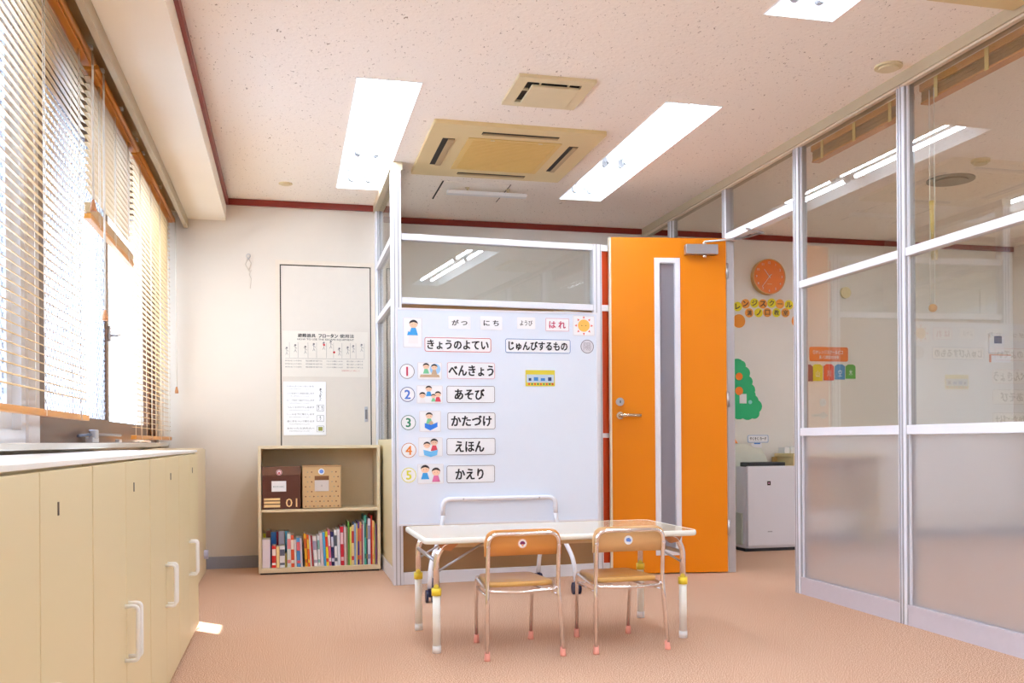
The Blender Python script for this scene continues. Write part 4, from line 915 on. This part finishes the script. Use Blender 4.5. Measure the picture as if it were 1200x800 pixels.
# ================================================================== CHAIRS
def chair(loc, label, back_m, ink, rz):
    r = thing('child_chair', label, 'chair', loc, rz, 'small chairs at the low table')
    # main frame: rear feet up, over the backrest
    b = new()
    ring_sweep(b, fillet([(-.160, -.170, .03), (-.150, -.140, .30), (-.148, -.158, .505), (.148, -.158, .505), (.150, -.140, .30), (.160, -.170, .03)], .045, 6), .0085, 10); obj('back_frame', b, M_CHROME, r)
    b = new()
    ring_sweep(b, fillet([(-.124, .185, .03), (-.128, .165, .285), (-.148, -.10, .275), (-.135, -.150, .272), (0, -.168, .268), (.135, -.150, .272), (.148, -.10, .275), (.128, .165, .285), (.124, .185, .03)], .03, 5), .0075, 10); obj('seat_frame', b, M_CHROME, r)
    b = new(); cyl(b, (-.128, .165, .288), (.128, .165, .288), .0065, 10); cyl(b, (-.125, .170, .245), (-.148, -.135, .25), .005, 8); cyl(b, (.125, .170, .245), (.148, -.135, .25), .005, 8); cyl(b, (-.125, .170, .245), (.125, .170, .245), .005, 8); obj('stretcher', b, M_CHROME, r)
    # seat
    b = new(); pts = []
    out = [(-.118, .175), (.118, .175), (.143, -.115), (-.143, -.115)]
    V = [Vector((*p, 0)) for p in out]; m_ = len(V)
    for i in range(m_):
        a, p, c = V[i-1], V[i], V[(i+1) % m_]; rad = .035; A = p+(a-p).normalized()*rad; B = p+(c-p).normalized()*rad
        for k in range(5): t = k/4; q = A*(1-t)**2+p*2*t*(1-t)+B*t*t; pts.append((q.x, q.y))
    prf = [(.985, .284), (1.0, .289), (1.0, .297), (.97, .304), (.80, .3045), (.4, .301)]
    rg = [[b.verts.new((p[0]*s, .03+(p[1]-.03)*s, z-.006*math.cos((p[0])/.15*1.4)*(1 if s < .9 else .2))) for p in pts] for s, z in prf]
    for A, B in zip(rg, rg[1:]):
        for k in range(len(pts)): b.faces.new((A[k], A[(k+1) % len(pts)], B[(k+1) % len(pts)], B[k])).smooth = True
    b.faces.new(rg[0]); b.faces.new(rg[-1]); obj('seat', b, M_SEAT, r)
    # backrest, slightly curved panel on the table side of the tube
    b = new(); N = 12; W2 = .162
    def yb_(x): return -.146+.012*(1-(x/W2)**2)
    def top(x):
        d = max(0, abs(x)-(W2-.045)); return .520-.045+math.sqrt(max(0, .045**2-d*d)) if d > 0 else .520
    cols = []
    xs_ = [-W2+2*W2*k/32 for k in range(33)]
    for x in xs_:
        col = []
        for f in (0, .5, 1): z = .415+(top(x)-.415)*f; col.append(((x, yb_(x), z), (x, yb_(x)+.009, z)))
        cols.append([(b.verts.new(p), b.verts.new(q)) for p, q in col])
    for c0, c1 in zip(cols, cols[1:]):
        for j in range(2):
            b.faces.new((c0[j][0], c1[j][0], c1[j+1][0], c0[j+1][0])).smooth = True; b.faces.new((c0[j][1], c0[j+1][1], c1[j+1][1], c1[j][1])).smooth = True
        b.faces.new((c0[0][0], c0[0][1], c1[0][1], c1[0][0])); b.faces.new((c0[2][0], c1[2][0], c1[2][1], c0[2][1]))
    for c in (cols[0], cols[-1]):
        for j in range(2): b.faces.new((c[j][0], c[j+1][0], c[j+1][1], c[j][1]))
    bk_ = obj('backrest', b, back_m, r)
    b = new(); yy = yb_(0)
    prism(b, circ(0.0, .462, .0190, 24), yy-.0012, yy+.0002); st = obj('sticker', b, M_PAPER, bk_)
    b = new(); 
    if ink == 0:
        frame(b, circ(0, .462, .0182, 24), circ(0, .462, .0165, 24), yy-.0018, yy-.0012, mi=1)
        prism(b, [(.0115*math.cos(a), .461+.0115*math.sin(a)) for a in [PI*k/10 for k in range(11)]]+[(-.006, .458), (.006, .458)], yy-.0018, yy-.0012, mi=0); prism(b, circ(0, .455, .005, 10), yy-.002, yy-.0012, mi=1)
        obj('sticker_print', b, [flat('sticker_plum', (120, 30, 90)), flat('sticker_peach', (240, 170, 130))], st)
    else:
        prism(b, circ(-.003, .463, .008, 10), yy-.0018, yy-.0012); prism(b, circ(.005, .461, .007, 10), yy-.0018, yy-.0012); prism(b, circ(.002, .468, .004, 8), yy-.002, yy-.0012)
        obj('sticker_print', b, flat('sticker_blue', (110, 150, 226)), st)
    b = new()
    for sx in (-1, 1):
        b = new(); cyl(b, (sx*.149, -.166, .452), (sx*.149, -.145, .452), .007, 8); obj('rivet', b, M_CHROME, r)
        b = new(); cyl(b, (sx*.160, -.135, .278), (sx*.138, -.135, .278), .006, 8); obj('rivet', b, M_CHROME, r)
    for (x, y, tx, ty) in ((-.160, -.170, -.1585, -.1655), (.160, -.170, .1585, -.1655), (-.124, .185, -.1245, .1823), (.124, .185, .1245, .1823)):
        b = new(); ring_sweep(b, [(x, y, 0), (x, y, .006), (tx, ty, .036)], .012, 12, radii=[.0125, .0125, .0105]); obj('foot_cap', b, M_PINK, r)
    return r
chair((.930, 3.878, 0), 'small folding chair with orange-brown backrest and plum sticker', M_BACK, 0, math.radians(1.5))
chair((1.390, 3.880, 0), 'small folding chair with paler backrest and blue sticker', M_BACK2, 1, math.radians(1.5))

# ================================================================== NEXT ROOM (through the doorway and the glass)
WB = YB
def wx(px, py): p = onY(px, py, WB-.003); return p.x, p.z
uw = (onY(920, 350, WB).x-onY(880, 350, WB).x)/40
# clock
cx, cz = wx(898.5, 325); R_ = 18.8*uw
r = thing('wall_clock', 'round orange wall clock with a wooden rim above the coloured letters', 'clock', (cx, WB, cz-R_), world=True)
b = new(); prism(b, circ(cx, cz, R_, 40), WB-.045, WB); frame(b, circ(cx, cz, R_, 40), circ(cx, cz, R_*.955, 40), WB-.052, WB-.045); obj('case', b, wood('clock_rim_wood', (220, 176, 110), (200, 150, 84), .4), r)
b = new(); prism(b, circ(cx, cz, R_*.955, 40), WB-.047, WB-.0445); fc = obj('dial', b, flat('clock_orange', (232, 120, 20), .4), r)
for k in range(12):
    a = PI/2-(k or 12)*PI/6; lettering(str(k or 12), cx+R_*.78*math.cos(a), cz+R_*.78*math.sin(a), R_*.13, WB-.0478, M_PAPER, fc, .01)
b = new()
def hand(bm, a, l, w_, y, tail=.2):
    d = Vector((math.cos(a), math.sin(a))); n = Vector((-d.y, d.x))*w_
    p0 = Vector((cx, cz))-d*l*tail; p1 = Vector((cx, cz))+d*l
    prism(bm, [tuple(p0-n), tuple(p1-n*.6), tuple(p1+n*.6), tuple(p0+n)], y, y+.001)
hand(b, math.radians(127), R_*.52, R_*.018, WB-.0495); hand(b, math.radians(232), R_*.75, R_*.013, WB-.051); hand(b, math.radians(45), R_*.2, R_*.015, WB-.052)
obj('hand', b, M_PAPER, fc)
b = new(); box(b, cx-R_*.13, cx+R_*.17, WB-.0478, WB-.047, cz-R_*.44, cz-R_*.40); obj('dial_print', b, flat('clock_print', (250, 200, 150)), fc)
# letter discs
YC = flat('disc_yellow', (238, 226, 20)); OC = flat('disc_orange', (238, 160, 50)); OC2 = flat('disc_deep_orange', (240, 150, 20))
ROM = {'レ': 're', 'ン': 'n', 'ジ': 'ji', 'ス': 'su', 'ク': 'ku', 'ー': 'long dash', 'ル': 'ru', '溝': 'mizo', 'ノ': 'no', '口': 'kuchi', '教': 'kyou', '室': 'shitsu'}
for (px, py, ch, m_, r_) in ((866, 357, 'レ', YC, 5), (873.7, 355.8, 'ン', OC, 5), (884.2, 355, 'ジ', YC, 5), (894, 356, 'ス', OC, 5), (904.3, 355, 'ク', YC, 5), (914, 356, 'ー', OC, 5), (924.5, 357, 'ル', YC, 5),
        (878, 366.5, '溝', OC, 4.8), (889, 366.3, 'ノ', YC, 4.8), (899.3, 366, '口', OC, 4.8), (910, 366.2, '教', YC, 4.8), (920.5, 366.3, '室', OC, 4.8)):
    if ch == 'レ': px = 864.5; py = 359
    cx, cz = wx(px, py); b = new(); prism(b, circ(cx, cz, r_*uw, 20), WB-.004, WB); o = obj('letter_disc', b, m_); tag(o, '%s paper disc with the character %s, %s row' % ('yellow' if m_ is YC else 'orange', ROM[ch], 'upper' if py < 362 else 'lower'), 'paper disc', 'letter discs on the far wall')
    lettering(ch, cx, cz, r_*uw*(1.15 if ch != 'ー' else .12), WB-.0046, M_INK, o, .04 if ord(ch) < 0x4e00 else .03, r_*uw*1.1 if ch == 'ー' else None)
for (px, py, r_, lab) in ((866, 376, 7.2, 'larger plain orange paper disc under the letters, left side'), (935, 376, 7.2, 'larger plain orange paper disc under the letters, right side'), (934.5, 360, 5, 'plain orange paper disc at the right end of the letters')):
    cx, cz = wx(px, py); b = new(); prism(b, circ(cx, cz, r_*uw, 22), WB-.004, WB); tag(obj('paper_disc', b, OC2), lab, 'paper disc')
# paper tree
r = thing('paper_tree', 'green paper tree cut-out with orange fruit on the far wall', 'paper decoration', (wx(868, 480)[0], WB, wx(868, 492)[1]), world=True)
b = new()
for k, (px, py, q) in enumerate(((864, 430, 9), (869, 428, 5), (872, 437, 7), (866, 446, 13), (876, 447, 6), (878, 457, 7), (872, 466, 14), (882, 470, 7), (886, 476, 7), (884, 484, 6), (876, 482, 9), (866, 478, 12))):
    cx, cz = wx(px, py); prism(b, circ(cx, cz, q*uw, 18), WB-.003-.0001*k, WB)
obj('foliage', b, flat('paper_green', (20, 176, 110)), r)
for px, py, q in ((866, 441, 4), (866, 458, 4.5)):
    cx, cz = wx(px, py); b = new(); prism(b, circ(cx, cz, q*uw, 14), WB-.008, WB-.004); fr_ = obj('paper_fruit', b, flat('paper_orange', (244, 130, 20)), r)
cx, cz = wx(870.5, 467); b = new(); box(b, cx-4*uw, cx+4*uw, WB-.008, WB-.0045, cz-5*uw, cz+5*uw); obj('paper_note', b, M_PAPER, r)
cx, cz = wx(879, 471); b = new(); prism(b, circ(cx, cz, 2.2*uw, 8), WB-.008, WB-.0045); obj('paper_flower', b, flat('paper_aqua', (150, 230, 220)), r)
# small orange cone-like flag under the tree
cx, cz = wx(863, 520); b = new(); prism(b, [(cx-4*uw, cz-5*uw), (cx+5*uw, cz-5*uw), (cx-2*uw, cz+6*uw)], WB-.006, WB); tag(obj('paper_triangle', b, flat('triangle_orange', (232, 140, 50))), 'small orange paper triangle low on the far wall', 'paper decoration')
# name sign
cx, cz = wx(888, 514); b = new(); prism(b, rrect(cx, cz, 24*uw, 8*uw, .01), WB-.008, WB); o = obj('small_sign', b, M_PAPER); tag(o, 'small white sign with blue outline above the covered bundle', 'sign')
b = new(); frame(b, rrect(cx, cz, 24*uw, 8*uw, .01), rrect(cx, cz, 22.8*uw, 6.8*uw, .008), WB-.009, WB-.008); obj('border', b, flat('sign_blue', (150, 180, 220)), o)
lettering('やくそく カード', cx, cz+.2*uw, 3.4*uw, WB-.0086, M_INK, o, .04, 19*uw)
cx, cz = wx(886.5, 521.5); b = new(); box(b, cx-6*uw, cx+6*uw, WB-.006, WB, cz-2.6*uw, cz+2.6*uw); o = obj('small_note', b, M_PAPER); tag(o, 'tiny paper note with blue print just below the small sign', 'note')
b = new(); box(b, cx-3*uw, cx+4*uw, WB-.007, WB-.006, cz+1.2*uw, cz+2.4*uw); obj('blue_band', b, flat('note_blue', (30, 130, 220)), o)
# orange plaque and house tags behind the glass
p0 = onY(971, 415, WB); cx, cz = p0.x, p0.z
b = new(); prism(b, rrect(cx, cz, 45*uw*1.03, 15.5*uw, .015), WB-.006, WB); o = obj('wall_plaque', b, flat('plaque_orange', (226, 112, 24), .4)); tag(o, 'orange rectangular plaque with white Japanese lettering behind the glass', 'plaque')
lettering('①オレンジスクールピコ', cx-.01, cz+2.2*uw, 4.2*uw, WB-.0066, M_PAPER, o, .03, 36*uw); lettering('溝ノ口教室の5か条', cx, cz-3.2*uw, 3.8*uw, WB-.0066, M_PAPER, o, .03, 24*uw)
for px, nm, col, ch, hh in ((946.5, 'maroon', (120, 60, 70), None, 18), (957.8, 'yellow', (226, 214, 40), '山', 18), (971, 'red', (222, 74, 40), '川', 17.5), (984, 'blue', (40, 140, 196), '空', 16.5), (996.5, 'green', (60, 160, 50), '木', 15.5)):
    c = onY(px, 436.5-(px-957)*.03, WB); cx, cz = c.x, c.z; W_ = 5.9*uw; H_ = hh/2*uw
    b = new(); prism(b, [(cx-W_, cz-H_), (cx+W_, cz-H_), (cx+W_, cz+H_*.75), (cx+W_*.5, cz+H_), (cx-W_*.5, cz+H_), (cx-W_, cz+H_*.75)], WB-.006, WB); o = obj('house_tag', b, flat('tag_'+nm, col)); tag(o, '%s house-shaped tag in the row below the orange plaque' % nm, 'tag', 'coloured house-shaped tags')
    if ch: lettering(ch, cx, cz-.15*H_, 7*uw, WB-.0066, M_PAPER, o, .0, 4.5*uw)
c = onY(990, 343, WB); b = new(); prism(b, circ(c.x, c.z, 6*uw, 24), WB-.02, WB); tag(obj('round_wall_cap', b, mat('cap_straw', (226, 214, 160), .5)), 'round straw-coloured cap on the far wall behind the glass', 'cap')
# intercom and notices on the far wall, seen through the last bay
c = onY(1166, 402, WB); 
r = thing('wall_intercom', 'white wall intercom with a dark screen behind the right-hand glass', 'intercom', (c.x, WB, c.z-.06), world=True)
b = new(); box(b, c.x-.075, c.x+.075, WB-.03, WB, c.z-.09, c.z+.085, .006); obj('case', b, M_WHITE, r)
b = new(); box(b, c.x-.035, c.x+.045, WB-.032, WB-.029, c.z-.005, c.z+.06); obj('screen', b, flat('screen_navy', (50, 50, 90), .15), r)
c = onY(1170, 420, WB); b = new(); box(b, c.x-.10, c.x+.13, WB-.004, WB, c.z-.035, c.z+.035); o = obj('wall_notice', b, M_PAPER); tag(o, 'white paper with an orange edge under the wall intercom', 'notice')
b = new(); box(b, c.x-.10, c.x-.08, WB-.005, WB-.004, c.z-.035, c.z+.035); box(b, c.x-.08, c.x+.13, WB-.005, WB-.004, c.z+.028, c.z+.035); obj('orange_edge', b, flat('notice_orange', (226, 140, 70)), o)
c = onY(1094, 298, WB); b = new(); box(b, c.x-.03, c.x+.03, WB-.02, WB, c.z-.05, c.z+.05, .004); tag(obj('wall_switch', b, mat('switch_ivory', (230, 214, 170), .5)), 'ivory switch plate high on the far wall behind the glass', 'switch')
# air purifier
ax0_, ax1_, ay0_, ay1_ = 3.50, 3.90, 6.78, 7.02
r = thing('air_purifier', 'white upright air purifier with black top vent, beyond the doorway', 'air purifier', (3.7, 6.9, 0), world=True)
b = new(); prism(b, rrect(3.735, 6.89, .46, .20, .05, 5), .025, .665, ax='z'); obj('body', b, mat('purifier_white', (232, 232, 240), .3, var=0), r)
b = new(); box(b, 3.515, 3.955, ay0_-.008, ay0_+.03, .04, .672, .010); fp = obj('front_panel', b, MATS['purifier_white'], r)
b = new(); box(b, 3.55, 3.87, 6.82, 6.97, .665, .70, .006); obj('air_outlet', b, M_BLACK, r)
b = new(); box(b, 3.50, 3.97, 6.79, 7.0, 0, .025, .004); obj('base', b, M_BLACK, r)
b = new(); box(b, 3.683, 3.713, ay0_-.0095, ay0_-.008, .520, .553, .001); sc_ = obj('display', b, M_DARK, fp)
b = new(); prism(b, circ(3.698, .537, .006, 8), ay0_-.0102, ay0_-.0095); obj('indicator', b, flat('indicator_pink', (220, 150, 200)), sc_)
b = new(); box(b, 3.49, 3.502, 6.83, 6.97, .05, .30, .002); obj('water_tank', b, mat('tank_grey', (190, 196, 186), .3), r)
b = new(); box(b, 3.685, 3.725, ay0_-.0088, ay0_-.008, .150, .159); obj('logo_mark', b, flat('logo_grey', (176, 176, 186)), fp)
# covered bundle behind the purifier
bm = new(); bmesh.ops.create_cube(bm, size=1); bmesh.ops.subdivide_edges(bm, edges=bm.edges[:], cuts=9, use_grid_fill=True)
for v in bm.verts:
    x, y, z = v.co; q = .5-max(abs(x), abs(y)); zz = z+.5
    k = 1-.28*zz**3+.035*math.sin(9*x+13*zz)+.03*math.sin(17*y+5*zz+x*4)
    v.co = Vector((3.56+x*.66*k, 7.125+y*.20*k, .01+.83*zz-(.10*max(abs(x)*2-.55, 0)**1.2 if z > .45 else 0)+.012*math.sin(14*x)*zz))
tag(obj('cloth_covered_bundle', bm, mat('pale_cloth', (228, 230, 214), .8, var=.04, bump=.3, bscale=30), smooth=True), 'bundle under a pale cloth between purifier and far wall', 'bundle')
# low shelf right of it
r = thing('low_desk', 'low tan desk behind the air purifier against the far wall', 'desk', (4.35, 7.05, 0), world=True)
b = new(); box(b, 4.0, 4.85, 6.92, 7.23, .735, .765, .004); obj('desk_top', b, mat('desk_tan', (226, 204, 150), .45), r)
for x in (4.01, 4.81):
    b = new(); box(b, x, x+.02, 6.94, 7.23, 0, .735); obj('side_panel', b, MATS['desk_tan'], r)
b = new(); box(b, 3.97, 4.81, 7.20, 7.22, .3, .735); obj('back_panel', b, mat('desk_back', (190, 156, 100), .5), r)
bm = new()
for k in range(9): box(bm, 4.0+k*.06, 4.045+k*.06, 7.06, 7.16, .766, .815+.006*(k % 3), .003)
tag(obj('white_file_rack', bm, M_WHITE), 'row of small white holders on the tan desk', 'rack')
# cupboard in the closet behind the whiteboard (seen brown through the patterned glass)
r = thing('closet_cupboard', 'brown cupboard seen blurred through the patterned glass behind whiteboard', 'cupboard', (1.5, 7.0, 0), world=True)
b = new(); box(b, .80, 2.2, 6.75, 7.2, 0, 1.5, .004); obj('body', b, wood('cupboard_brown', (150, 104, 52), (124, 84, 40), .5), r)
for k in range(3):
    b = new(); box(b, .81+k*.463, .81+k*.463+.455, 6.735, 6.75, .04, 1.47, .003); dd_ = obj('door', b, MATS['cupboard_brown'], r)
    b = new(); cyl(b, (.86+k*.463, 6.715, .8), (.86+k*.463, 6.735, .8), .01); obj('knob', b, M_STEEL, dd_)
